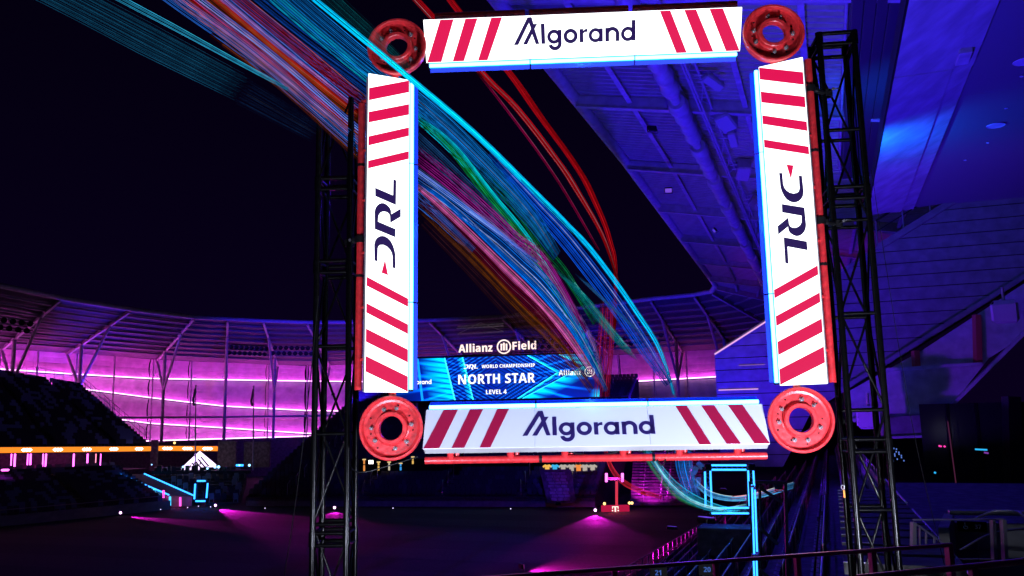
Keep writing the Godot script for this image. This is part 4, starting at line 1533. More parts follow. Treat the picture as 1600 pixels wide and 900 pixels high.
func emblem(t: Node3D, p: Vector3, r: float, m: Material) -> void:
	var s := Shape.new()
	s.arc(T(p), Vector2.ZERO, r, r * 0.82, 0, TAU, -0.05, 0.03, 32)
	for i in 3:
		var x := (i - 1) * r * 0.36
		var hgt := r * (0.56 if i == 1 else 0.42)
		s.prism(T(p), pts([x - r * 0.11, -r * 0.5, x + r * 0.11, -r * 0.5, x + r * 0.11, hgt, x - r * 0.11, hgt]), -0.05, 0.03)
	s.prism(T(p), pts([-r * 0.36, r * 0.42, -r * 0.2, r * 0.42, -r * 0.2, r * 0.2, -r * 0.36, r * 0.2]), -0.05, 0.029)
	obj("emblem_sign", s, m, t)


# ---------------------------------------------------------------- the gate
func gate_frame() -> Transform3D:
	return Transform3D(Basis(Vector3.UP, -0.0511) * Basis(Vector3.RIGHT, -0.0119) * Basis(Vector3.BACK, -0.0028), Vector3(0.654, 9.647, -7.2))


func algorand(z0: float, z1: float) -> Shape:   # the word, baseline along x, one unit wide
	var s := Shape.new()
	var x := Transform3D()
	for p in [
		[0.0, 0.0, 0.0371, 0.0, 0.1313, 0.1707, 0.1459, 0.1263, 0.0742, 0.0008, 0.1113, 0.0008, 0.1553, 0.0807, 0.1818, 0.001, 0.213, 0.0013, 0.1769, 0.1229, 0.2, 0.1628, 0.1696, 0.1625, 0.1547, 0.2172, 0.1198, 0.2156],
		[0.2274, 0.162, 0.2594, 0.1625, 0.2614, 0.0006, 0.2293, 0.0006],
		[0.3668, 0.109, 0.397, 0.109, 0.397, 0.0, 0.3668, 0.0],
		[0.5443, 0.108, 0.5755, 0.108, 0.5765, 0.001, 0.5453, 0.001],
		[0.5732, 0.0687, 0.5856, 0.0809, 0.6109, 0.0828, 0.6104, 0.1095, 0.5917, 0.1058, 0.5719, 0.091],
		[0.7048, 0.107, 0.7357, 0.107, 0.736, 0.0006, 0.7048, 0.0006],
		[0.7558, 0.109, 0.7875, 0.109, 0.788, 0.0, 0.7563, 0.0],
		[0.8414, 0.0582, 0.8718, 0.0585, 0.8718, 0.0004, 0.8406, 0.0004],
		[0.9708, 0.1625, 1.0028, 0.1628, 1.0038, 0.0, 0.9715, 0.0]]:
		s.prism(x, pts(p), z0, z1)
	s.arc(x, Vector2(0.3347, 0.055), 0.057, 0.0282, 0, TAU, z0, z1)
	s.arc(x, Vector2(0.3415, 0.0005), 0.0555, 0.0245, 0.0, -PI * 0.93, z0, z1)
	s.arc(x, Vector2(0.4711, 0.055), 0.0585, 0.0282, 0, TAU, z0, z1)
	s.arc(x, Vector2(0.6758, 0.0543), 0.057, 0.0296, 0, TAU, z0, z1)
	s.arc(x, Vector2(0.8139, 0.0578), 0.0578, 0.0274, 0.0, PI * 0.9, z0, z1)
	s.arc(x, Vector2(0.9414, 0.0543), 0.0578, 0.0296, 0, TAU, z0, z1)
	return s


func league_mark(z0: float, z1: float) -> Shape:
	var s := Shape.new()
	for p in [
		[0.074, 0.021, 0.081, 0.052, 0.198, 0.054, 0.237, 0.064, 0.267, 0.083, 0.294, 0.112, 0.309, 0.149, 0.306, 0.181, 0.294, 0.198, 0.268, 0.208, 0.134, 0.21, 0.142, 0.24, 0.306, 0.245, 0.349, 0.235, 0.376, 0.217, 0.393, 0.193, 0.401, 0.168, 0.399, 0.136, 0.384, 0.106, 0.357, 0.076, 0.32, 0.054, 0.279, 0.038, 0.228, 0.025],
		[0.397, 0.026, 0.466, 0.241, 0.645, 0.245, 0.682, 0.237, 0.71, 0.221, 0.73, 0.201, 0.742, 0.175, 0.743, 0.147, 0.732, 0.122, 0.717, 0.102, 0.697, 0.084, 0.671, 0.073, 0.635, 0.071, 0.704, -0.029, 0.617, -0.03, 0.543, 0.08, 0.615, 0.084, 0.637, 0.095, 0.651, 0.112, 0.656, 0.137, 0.653, 0.163, 0.638, 0.186, 0.611, 0.203, 0.545, 0.209, 0.483, 0.024],
		[0.736, 0.022, 0.808, 0.24, 0.896, 0.242, 0.835, 0.053, 1.011, 0.051, 0.996, 0.02]]:
		s.prism(Transform3D(), pts(p), z0, z1)
	return s


func league_arrow(z0: float, z1: float) -> Shape:
	var s := Shape.new()
	s.prism(Transform3D(), pts([0.0, 0.098, 0.022, 0.167, 0.162, 0.132]), z0, z1)
	return s


func light_bar(root: Node3D, side: String) -> void:
	var tilt := 0.487 if side in ["left", "right"] else 0.522
	var w := 0.374 if side in ["left", "right"] else 0.3693
	var ey: Vector3
	var inner: Vector3
	match side:
		"top":
			ey = Vector3(0, cos(tilt), sin(tilt)); inner = Vector3(0, 1.545, 0)
		"bottom":
			ey = Vector3(0, -cos(tilt), sin(tilt)); inner = Vector3(0, -1.536, 0)
		"right":
			ey = Vector3(cos(tilt), 0, sin(tilt)); inner = Vector3(1.542, 0, 0)
		"left":
			ey = Vector3(-cos(tilt), 0, sin(tilt)); inner = Vector3(-1.542, 0, 0)
	var ez := Vector3(-ey.x * tan(tilt) if ey.x != 0.0 else 0.0, -ey.y * tan(tilt) if ey.y != 0.0 else 0.0, cos(tilt)).normalized()
	var f := Transform3D(Basis(ey.cross(ez), ey, ez), inner)
	var lit := side != "bottom"
	var flip := -1.0 if side == "bottom" else 1.0
	var L := 2.78
	var cuts := [-L / 2, -0.447, 0.48, L / 2] if side in ["top", "bottom"] else ([-L / 2, -0.62, 0.62, L / 2])
	var panels := []
	for i in 3:
		var a: float = cuts[i] + (0.0008 if i > 0 else 0.0)
		var b: float = cuts[i + 1] - (0.0008 if i < 2 else 0.0)
		var s := Shape.new()
		s.chamfer(f * T(Vector3((a + b) / 2, w / 2, -0.006)), Vector3(b - a, w, 0.012), 0.0025)
		panels.append(obj("light_panel" if lit else "panel", s, M.lit_panel if lit else M.white_panel, root))
	var hs := Shape.new()
	hs.chamfer(f * T(Vector3(0, w / 2, -0.055)), Vector3(L - 0.01, w - 0.012, 0.084), 0.006)
	obj("housing", hs, M.white_steel, root)
	# stripes: [outer from, outer to, inner from, inner to] as shares of the length, measured along +x of the lettering (or down from the top)
	var st_ := []
	if side in ["top", "bottom"]:
		var o := [[0.054, 0.097, 0.003, 0.049], [0.134, 0.173, 0.085, 0.122], [0.216, 0.251, 0.167, 0.198], [0.745, 0.778, 0.8, 0.833], [0.821, 0.858, 0.877, 0.917], [0.899, 0.941, 0.956, 0.999]]
		for q in o:
			st_.append([q[0], q[1], q[2], q[3]] if side == "top" else [1.0 - q[2], 1.0 - q[3], 1.0 - q[0], 1.0 - q[1]])
	else:
		for q in [[0.049, 0.09, 0.002, 0.042], [0.128, 0.163, 0.082, 0.118], [0.208, 0.238, 0.16, 0.189], [0.287, 0.312, 0.239, 0.265], [0.652, 0.68, 0.713, 0.739], [0.733, 0.762, 0.793, 0.823], [0.81, 0.85, 0.87, 0.91], [0.892, 0.939, 0.952, 0.998]]:
			st_.append(q if side == "right" else [1.0 - q[0], 1.0 - q[1], 1.0 - q[2], 1.0 - q[3]])
	for q in st_:
		var s := Shape.new()
		var e0 := 0.004
		s.prism(f, PackedVector2Array([Vector2((q[2] - 0.5) * L, e0), Vector2((q[3] - 0.5) * L, e0), Vector2((q[1] - 0.5) * L, w - e0), Vector2((q[0] - 0.5) * L, w - e0)]), 0.0004, 0.0024)
		var mid: float = (q[0] + q[1] + q[2] + q[3]) / 4.0
		obj("stripe", s, M.lit_stripe if lit else M.crimson_print, panels[0 if mid < 0.4 else 2])
	# lettering
	if side in ["top", "bottom"]:
		var k := 1.07
		var lt := f * T(Vector3(-0.60, 0.125, 0)) * Transform3D(Basis.from_scale(Vector3(k, k, 1)), Vector3.ZERO)
		if side == "bottom":
			lt = f * Transform3D(Basis(Vector3.BACK, PI), Vector3(0.58, w - 0.105, 0)) * Transform3D(Basis.from_scale(Vector3(k, k, 1)), Vector3.ZERO)
		var o := obj("lettering", algorand(0.0004, 0.0026), M.lit_navy if lit else M.navy_print, panels[1])
		o.transform = lt
	else:
		var k := 0.847
		var lt := f * T(Vector3(-0.47, 0.095 if side == "right" else 0.10, 0)) * Transform3D(Basis.from_scale(Vector3(k, k, 1)), Vector3.ZERO)
		if side == "left":
			lt = f * T(Vector3(-0.40, 0.10, 0)) * Transform3D(Basis.from_scale(Vector3(k, k, 1)), Vector3.ZERO)
		obj("lettering", league_mark(0.0004, 0.0026), M.lit_navy if lit else M.navy_print, panels[1]).transform = lt
		obj("arrow_mark", league_arrow(0.0004, 0.0026), M.lit_stripe, panels[1]).transform = lt
	# the glowing tubes along the inner edge
	var ch := Shape.new()
	ch.chamfer(f * T(Vector3(0, -0.030, -0.046)), Vector3(L - 0.02, 0.058, 0.02), 0.004)
	obj("tube_channel", ch, M.black, root)
	var tl := [-L / 2 + 0.02, -0.46, 0.47, L / 2 - 0.02] if side in ["top", "bottom"] else [-L / 2 + 0.02, -0.62, 0.62, L / 2 - 0.02]
	for i in 3:
		var a := f * Vector3(tl[i] + 0.006, -0.026, -0.008)
		var b := f * Vector3(tl[i + 1] - 0.006, -0.026, -0.008)
		var s := Shape.new()
		s.tube(a, b, 0.0155, 12)
		var tb := obj("light_tube", s, M.tube, root)
		var dsh := Shape.new()
		dsh.bar(a - f.basis.z * 0.016, b - f.basis.z * 0.017, 0.054, 0.006, f.basis.z)
		obj("tube_diffuser_light", dsh, M.tube_side, tb)
		var lip := Shape.new()
		lip.bar(a - f.basis.z * 0.023 - f.basis.y * 0.026, b - f.basis.z * 0.023 - f.basis.y * 0.026, 0.078, 0.005, f.basis.z)
		obj("tube_flange", lip, M.flange, tb)


func corner_disc(root: Node3D, c: Vector3, turn: float, tiltx: float) -> void:
	var x := Transform3D(Basis(Vector3.RIGHT, tiltx) * Basis(Vector3.BACK, turn), c)
	var d := Shape.new()
	d.lathe(x, [Vector2(0.102, -0.055), Vector2(0.098, -0.045), Vector2(0.098, 0.018), Vector2(0.104, 0.024), Vector2(0.128, 0.024), Vector2(0.134, 0.018), Vector2(0.138, -0.022), Vector2(0.146, -0.028), Vector2(0.215, -0.028), Vector2(0.234, -0.022), Vector2(0.239, 0.014), Vector2(0.244, 0.022), Vector2(0.259, 0.022), Vector2(0.265, 0.014), Vector2(0.265, -0.004), Vector2(0.258, -0.012), Vector2(0.25, -0.07), Vector2(0.24, -0.078), Vector2(0.14, -0.078), Vector2(0.102, -0.055)], 64)
	var o := obj("corner_disc", d, M.red, root)
	for i in 7:
		var a := TAU * i / 7.0 + (0.13 if i % 2 else -0.12)
		var p := Vector3(cos(a) * 0.168, sin(a) * 0.168, -0.028)
		var s := Shape.new()
		s.lathe(x * T(p), [Vector2(0.0, 0.046), Vector2(0.008, 0.046), Vector2(0.0095, 0.043), Vector2(0.0095, 0.016), Vector2(0.018, 0.016), Vector2(0.0205, 0.012), Vector2(0.0205, 0.0)], 6 if i % 2 else 12)
		obj("bolt", s, M.bolt, o)
	for i in 9:
		var a := TAU * i / 9.0 + 0.3
		var r := 0.196 if i % 2 else 0.178
		var s := Shape.new()
		s.lathe(x * T(Vector3(cos(a) * r, sin(a) * r, -0.028)), [Vector2(0.0, 0.0012), Vector2(0.0075, 0.0012), Vector2(0.0075, -0.002)], 12)
		obj("bolt_hole", s, M.black_flat, o)
	for i in 8:
		var a := TAU * i / 8.0 + 0.2
		var s := Shape.new()
		s.chamfer(x * Transform3D(Basis(Vector3.BACK, a), Vector3(cos(a) * 0.249, sin(a) * 0.249, 0.023)), Vector3(0.012, 0.017, 0.006), 0.002)
		obj("rim_clip", s, M.red, o)


func gate() -> void:
	var g := thing("racing_gate", "large square drone-racing gate of lit white bars, red corner discs and blue tubes", "gate", gate_frame())
	for side in ["top", "bottom", "left", "right"]:
		light_bar(g, side)
	corner_disc(g, Vector3(-1.665, -1.685, 0.10), 0.3, -0.03)
	corner_disc(g, Vector3(1.665, -1.672, 0.10), -0.25, -0.03)
	corner_disc(g, Vector3(-1.64, 1.665, 0.10), 0.9, -0.03)
	corner_disc(g, Vector3(1.665, 1.655, 0.10), 0.1, -0.03)
	# red carrying pipes behind the bars with their stand-offs
	var z = -0.05
	for run in [
		[Vector3(1.985, 1.46, z), Vector3(1.985, 0.63, z)], [Vector3(1.985, 0.62, z), Vector3(1.985, -0.37, z)], [Vector3(1.985, -0.38, z), Vector3(1.985, -1.37, z)],
		[Vector3(-1.98, 1.2, z), Vector3(-1.98, 0.63, z)], [Vector3(-1.98, 0.62, z), Vector3(-1.98, -0.37, z)], [Vector3(-1.98, -0.38, z), Vector3(-1.98, -1.36, z)],
		[Vector3(-1.405, -1.955, z), Vector3(-0.45, -1.955, z)], [Vector3(-0.43, -1.955, z), Vector3(0.48, -1.955, z)], [Vector3(0.50, -1.955, z), Vector3(1.41, -1.955, z)],
		[Vector3(-1.33, 2.055, -0.13), Vector3(-0.5, 2.055, -0.13)], [Vector3(-0.46, 2.055, -0.13), Vector3(0.44, 2.055, -0.13)], [Vector3(0.48, 2.055, -0.13), Vector3(1.42, 2.055, -0.13)]]:
		var s := Shape.new()
		s.tube(run[0], run[1], 0.031, 18)
		obj("pipe", s, M.red, g)
	for q in [0.4, -0.5]:
		pass
	for y in [1.22, 0.76, 0.3, -0.17, -0.65, -1.1]:
		for sg in [-1.0, 1.0]:
			var s := Shape.new()
			s.tube(Vector3(1.985 * sg, y, z), Vector3(1.80 * sg, y, 0.04), 0.015, 10)
			obj("standoff", s, M.red, g)
	for q in [-1.19, -0.69, -0.24, 0.24, 0.70, 1.17]:
		var s := Shape.new()
		s.tube(Vector3(q, -1.955, z), Vector3(q, -1.80, 0.03), 0.029, 14)
		obj("standoff", s, M.red, g)
		var s3 := Shape.new()
		s3.tube(Vector3(q + 0.05, -1.955, z - 0.03), Vector3(q + 0.05, -1.78, -0.06), 0.022, 12)
		obj("standoff", s3, M.red, g)
	for sg in [-1.0, 1.0]:   # the arms that join the discs to the bars
		for q in [[1.30, 1.44], [-1.30, -1.44]]:
			var s := Shape.new()
			s.tube(Vector3(1.7 * sg, q[0], 0.0), Vector3(1.66 * sg, q[1], 0.03), 0.03, 12)
			obj("arm", s, M.red, g)
	# data cables looped along the frame
	for q in [[Vector3(-1.35, -1.83, -0.08), Vector3(-1.0, -1.90, -0.06), Vector3(-0.45, -1.86, -0.08)], [Vector3(-0.43, -1.85, -0.07), Vector3(0.0, -1.93, -0.05), Vector3(0.47, -1.86, -0.08)], [Vector3(0.47, -1.86, -0.07), Vector3(0.55, -2.02, -0.01), Vector3(0.62, -1.88, -0.06)], [Vector3(-1.9, 1.3, -0.1), Vector3(-1.93, 0.4, -0.12), Vector3(-1.9, -0.5, -0.1), Vector3(-1.92, -1.3, -0.1)], [Vector3(1.9, 1.3, -0.1), Vector3(1.935, 0.5, -0.12), Vector3(1.9, -0.4, -0.1), Vector3(1.92, -1.3, -0.1)]]:
		var s := Shape.new()
		s.path(catmull(q, 6), 0.006, 6)
		obj("data_cable", s, M.black, g)
	for q in [Vector3(-0.44, -1.955, -0.05), Vector3(0.49, -1.955, -0.05), Vector3(1.985, 0.625, -0.05), Vector3(1.985, -0.375, -0.05), Vector3(-1.98, 0.625, -0.05), Vector3(-1.98, -0.375, -0.05)]:
		var s := Shape.new()
		var across: bool = absf(q.x) < 1.0
		s.lathe(T(q) * Transform3D(Basis(Vector3.UP if across else Vector3.RIGHT, PI / 2), Vector3.ZERO), [Vector2(0.026, 0.012), Vector2(0.0335, 0.012), Vector2(0.0335, -0.012), Vector2(0.026, -0.012)], 16)
		obj("pipe_joint", s, M.black, g)
	var x := gate_frame()
	var n := 0
	for q in [[Vector3(-2.1, -3.05, 2.9), Vector3(-0.7, -1.1, 0.1), 17.0], [Vector3(2.1, -3.05, 2.9), Vector3(0.7, -1.1, 0.1), 34.0]]:
		flood("white work lamp below the gate, %s" % ["under the left disc", "under the right disc"][n], x * q[0], x * q[1], Color(0.86, 0.88, 1.0), q[2], 50.0, "work lamps below the gate")
		n += 1
	for q in [Vector3(0, 1.50, 0.04), Vector3(1.50, 0, 0.04), Vector3(-1.50, 0, 0.04), Vector3(0, -1.40, 0.0)]:
		lamp(g, "omni", x * q, Color(0.25, 0.6, 1.0), 0.06, Vector3.ZERO, 0, 0.0)


# ---------------------------------------------------------------- the towers
func box_truss(called: String, label: String, base: Vector3, height: float, turn: float, side: float, breaks: Array) -> Node3D:
	var t := thing(called, label, "truss tower", Transform3D(Basis(Vector3.UP, turn), base), "black truss towers that carry the gate")
	var h := side / 2.0
	var cs := [Vector3(-h, 0, h), Vector3(h, 0, h), Vector3(h, 0, -h), Vector3(-h, 0, -h)]
	for i in 4:
		var s := Shape.new()
		s.tube(cs[i], cs[i] + Vector3(0, height, 0), 0.0275, 12)
		obj("chord", s, M.truss, t)
	for y in breaks:   # bolted end frames
		for dy in [-0.05, 0.05]:
			for i in 4:
				var s := Shape.new()
				var up := Vector3(0, y + dy, 0)
				s.tube(cs[i] + up, cs[(i + 1) % 4] + up, 0.019, 10)
				obj("rung", s, M.truss, t)
		for i in 4:
			var s := Shape.new()
			s.lathe(T(cs[i] + Vector3(0, y, 0)) * Transform3D(Basis(Vector3.RIGHT, PI / 2), Vector3.ZERO), [Vector2(0.0, 0.06), Vector2(0.034, 0.06), Vector2(0.034, -0.06), Vector2(0.0, -0.06)], 14)
			obj("coupler", s, M.truss, t)
	var ys := []
	var n := int(round(height / 0.78))
	for i in n + 1:
		ys.append(height * i / n)
	for i in n:
		for k in 4:
			var s := Shape.new()
			var a: Vector3 = cs[k] + Vector3(0, ys[i], 0)
			var b: Vector3 = cs[(k + 1) % 4] + Vector3(0, ys[i + 1], 0)
			if (i + k) % 2:
				a = cs[(k + 1) % 4] + Vector3(0, ys[i], 0)
				b = cs[k] + Vector3(0, ys[i + 1], 0)
			s.tube(a, b, 0.0105, 8)
			obj("diagonal", s, M.truss, t)
		if i > 0:
			for k in [0, 2]:
				var s := Shape.new()
				s.tube(cs[k] + Vector3(0, ys[i], 0), cs[(k + 1) % 4] + Vector3(0, ys[i], 0), 0.0165, 10)
				obj("rung", s, M.truss, t)
	var pl := Shape.new()
	pl.chamfer(T(Vector3(0, -0.012, 0)), Vector3(side + 0.3, 0.024, side + 0.3), 0.004)
	obj("base_plate", pl, M.truss, t)
	return t


func towers() -> void:
	var x := gate_frame()
	var r: Vector3 = x * Vector3(2.30, 0, -0.32)
	var l: Vector3 = x * Vector3(-2.245, 0, -0.30)
	var lo := 4.15
	var rtop: Vector3 = Vector3(3.00, 11.30, -7.50)
	box_truss("truss_tower", "tall black box-truss tower to the right of the gate", Vector3(r.x, 5.6, r.z), rtop.y - 5.6, -0.12, 0.30, [5.74, 4.32, 2.15])
	box_truss("truss_tower", "black box-truss tower to the left of the gate, fading into the night", Vector3(l.x, lo, l.z), 10.95 - lo, -0.051, 0.29, [6.0, 5.24, 2.9, 0.9])
	for q in [[r, 1.985, 1.19, "upper"], [r, 1.985, 0.0, "middle"], [l, -1.98, -0.05, "left"]]:
		var p: Vector3 = x * Vector3(q[1], q[2], -0.05)
		var e := Vector3(q[0].x, p.y, q[0].z + 0.12) + Vector3(-0.13 if q[1] > 0 else 0.13, 0, 0)
		var names := {"upper": "black pipe clamp high on the right tower below the top disc", "middle": "black pipe clamp halfway up the right tower beside the lettering", "left": "black pipe clamp on the left tower beside the lettering"}
		var t := thing("pipe_clamp", names[q[3]], "clamp", T(p), "pipe clamps that hold the gate to the towers")
		var s := Shape.new()
		s.lathe(Transform3D(Basis(Vector3.RIGHT, PI / 2), Vector3.ZERO), [Vector2(0.033, 0.03), Vector2(0.047, 0.03), Vector2(0.047, -0.03), Vector2(0.033, -0.03)], 18)
		s.chamfer(T(Vector3(0.05 * signf(q[1]), 0, -0.02)), Vector3(0.05, 0.045, 0.04), 0.006)
		obj("jaw", s, M.black, t)
		var a := Shape.new()
		a.tube(Vector3.ZERO, e - p, 0.02, 10)
		obj("arm", a, M.black, t)
		var b := Shape.new()
		b.lathe(T(e - p) * Transform3D(Basis(Vector3.RIGHT, PI / 2), Vector3.ZERO), [Vector2(0.027, 0.03), Vector2(0.045, 0.03), Vector2(0.045, -0.03), Vector2(0.027, -0.03)], 18)
		b.tube(e - p + Vector3(0, 0, 0.03), e - p + Vector3(0.02, 0.01, 0.10), 0.007, 6)
		b.tube(e - p + Vector3(-0.05, 0.02, 0.0), e - p + Vector3(0.09, 0.03, 0.06), 0.006, 6)
		obj("jaw", b, M.black, t)
		var w := Shape.new()
		w.lathe(T(e - p + Vector3(0.02, 0.01, 0.09)), [Vector2(0, 0.012), Vector2(0.012, 0.012), Vector2(0.015, 0.0), Vector2(0, 0)], 6)
		obj("wing_nut", w, M.bolt, t)
	var cable := Shape.new()
	cable.path(catmull([Vector3(r.x + 0.17, 10.1, r.z + 0.2), Vector3(r.x + 0.22, 9.3, r.z + 0.2), Vector3(r.x + 0.33, 8.4, r.z + 0.1), Vector3(r.x + 0.50, 7.6, r.z - 0.1), Vector3(r.x + 0.8, 6.2, r.z - 0.3)], 8), 0.0025, 6)
	tag(obj("cable", cable, M.black_flat), "thin black cable hanging down beside the right truss tower", "cable")
	var c2 := Shape.new()
	c2.path(catmull([Vector3(l.x - 0.12, 9.12, l.z + 0.2), Vector3(l.x - 0.2, 8.3, l.z + 0.15), Vector3(l.x - 0.33, 7.3, l.z + 0.05), Vector3(l.x - 0.5, 6.2, l.z)], 8), 0.004, 6)
	tag(obj("cable", c2, M.black_flat), "thin black cable hanging outside the left truss tower", "cable")
	var sl := Shape.new()
	sl.path(catmull([x * Vector3(-2.1, -2.0, -0.25), x * Vector3(-1.95, -2.05, -0.2), x * Vector3(-1.5, -1.93, -0.25)], 8), 0.006, 6)
	tag(obj("cable", sl, M.black), "slack cable looping from the left tower to the bottom pipe", "cable")
	# safety shackle with an orange strap on the right tower
	var sh := thing("rigging_strap", "small orange strap with a steel hook on the right tower", "strap", T(Vector3(2.68, 7.40, -7.20)))
	var s1 := Shape.new()
	s1.chamfer(T(Vector3(0.005, -0.035, 0.0)), Vector3(0.015, 0.06, 0.008), 0.002)
	obj("strap", s1, mat(0.8, 0.25, 0.03, 0.7), sh)
	var s2 := Shape.new()
	s2.path(catmull([Vector3(0, 0, 0), Vector3(-0.015, 0.015, 0.0), Vector3(-0.01, 0.035, 0.005), Vector3(0.008, 0.03, 0.005), Vector3(0.006, 0.0, 0.0)], 5), 0.004, 6)
	obj("hook", s2, M.steel, sh)


# ---------------------------------------------------------------- the smaller gates and things on the field
func neon(root: Node3D, a: Vector3, b: Vector3, r: float, m: Material) -> void:
	var s := Shape.new()
	s.tube(a, b, r, 8)
	obj("tube_light", s, m, root)


func second_gate() -> void:
	var z := 33.0
	var g := thing("small_blue_gate", "small square truss gate outlined in double blue tubes beyond the seats", "gate")
	var E := func(x: float, y: float) -> Vector3: return eye_ray(x, y, z)
	for q in [[1110, 727, 1166, 727], [1111, 734, 1166, 734], [1110, 736, 1112, 793], [1101.5, 737, 1102.5, 791], [1169, 735, 1171, 790], [1177, 735, 1178.5, 760], [1111, 794, 1170, 793.5], [1112, 802, 1170, 802]]:
		neon(g, E.call(q[0], q[1]), E.call(q[2], q[3]), 0.036, M.blue_tube)
	for q in [[1106, 726, 1171, 726], [1106, 736, 1171, 735], [1100, 730, 1101, 803], [1113, 730, 1114, 803], [1168, 730, 1170, 803], [1179, 730, 1181, 803], [1106, 796, 1171, 796], [1106, 804, 1171, 804]]:
		var s := Shape.new()
		s.tube((E.call(q[0], q[1]) as Vector3) + Vector3(0, 0, -0.2), (E.call(q[2], q[3]) as Vector3) + Vector3(0, 0, -0.1), 0.028, 6)
		obj("chord", s, M.truss, g)
	for i in 8:
		var s := Shape.new()
		var x0 := 1108 + i * 8.0
		s.tube(E.call(x0, 726 if i % 2 else 735), E.call(x0 + 8, 735 if i % 2 else 726), 0.014, 5)
		s.tube(E.call(x0, 796 if i % 2 else 803), E.call(x0 + 8, 803 if i % 2 else 796), 0.014, 5)
		var y0 := 736 + i * 7.0
		s.tube(E.call(1101 if i % 2 else 1112, y0), E.call(1112 if i % 2 else 1101, y0 + 7), 0.014, 5)
		s.tube(E.call(1170 if i % 2 else 1179, y0), E.call(1179 if i % 2 else 1170, y0 + 7), 0.014, 5)
		obj("lacing", s, M.steel, g)
	for q in [Vector2(1106, 730), Vector2(1174, 730)]:
		var s := Shape.new()
		s.chamfer(T(E.call(q.x, q.y)), Vector3(0.25, 0.25, 0.22), 0.02)
		obj("corner_box", s, M.black, g)
	lamp(g, "omni", E.call(1140, 797), Color(0.05, 0.35, 1.0), 1.2)
	lamp(g, "omni", E.call(1140, 738), Color(0.05, 0.35, 1.0), 0.8)
	var pf := thing("gate_platform", "low dark platform under the small blue gate", "platform")
	var s := Shape.new()
	var p: Vector3 = E.call(1140, 836)
	s.chamfer(Transform3D(sbasis(), Vector3(p.x, 3.5, p.z)), Vector3(2.2, 1.0, 1.4), 0.03)
	obj("box", s, M.dark_concrete, pf)
	# the nearer blue post and its black frame
	var n := thing("blue_post", "tall post of twin blue tubes standing in the seats right of the small gate", "post")
	var zz := 17.0
	for q in [[1175, 757, 1178.5, 866], [1179.5, 765, 1183, 862], [1177.5, 873, 1180, 930], [1182, 873, 1184, 930]]:
		neon(n, eye_ray(q[0], q[1], zz), eye_ray(q[2], q[3], zz), 0.018, M.blue_tube)
	for q in [[1187, 752, 1190, 960], [1172, 752, 1182, 960]]:
		var b := Shape.new()
		b.tube(eye_ray(q[0], q[1], zz + 0.25), eye_ray(q[2], q[3], zz + 0.25), 0.03, 8)
		obj("chord", b, M.truss, n)
	var cl := Shape.new()
	cl.chamfer(T(eye_ray(1179.5, 868, zz)), Vector3(0.12, 0.07, 0.09), 0.01)
	cl.chamfer(T(eye_ray(1176, 760, zz)), Vector3(0.06, 0.05, 0.06), 0.01)
	obj("clamp", cl, M.bolt, n)
	lamp(n, "omni", eye_ray(1174, 815, zz - 0.1), Color(0.05, 0.3, 1.0), 0.8)
	var fr := thing("black_frame", "black steel frame with a diagonal brace right of the blue post", "frame")
	for q in [[1180, 753, 1228, 754], [1227, 754, 1232, 960], [1187, 762, 1222, 785], [1187, 825, 1215, 850], [1187, 890, 1220, 920]]:
		var b := Shape.new()
		b.bar(eye_ray(q[0], q[1], zz + 0.2), eye_ray(q[2], q[3], zz + 0.2), 0.06, 0.06)
		obj("member", b, M.black, fr)


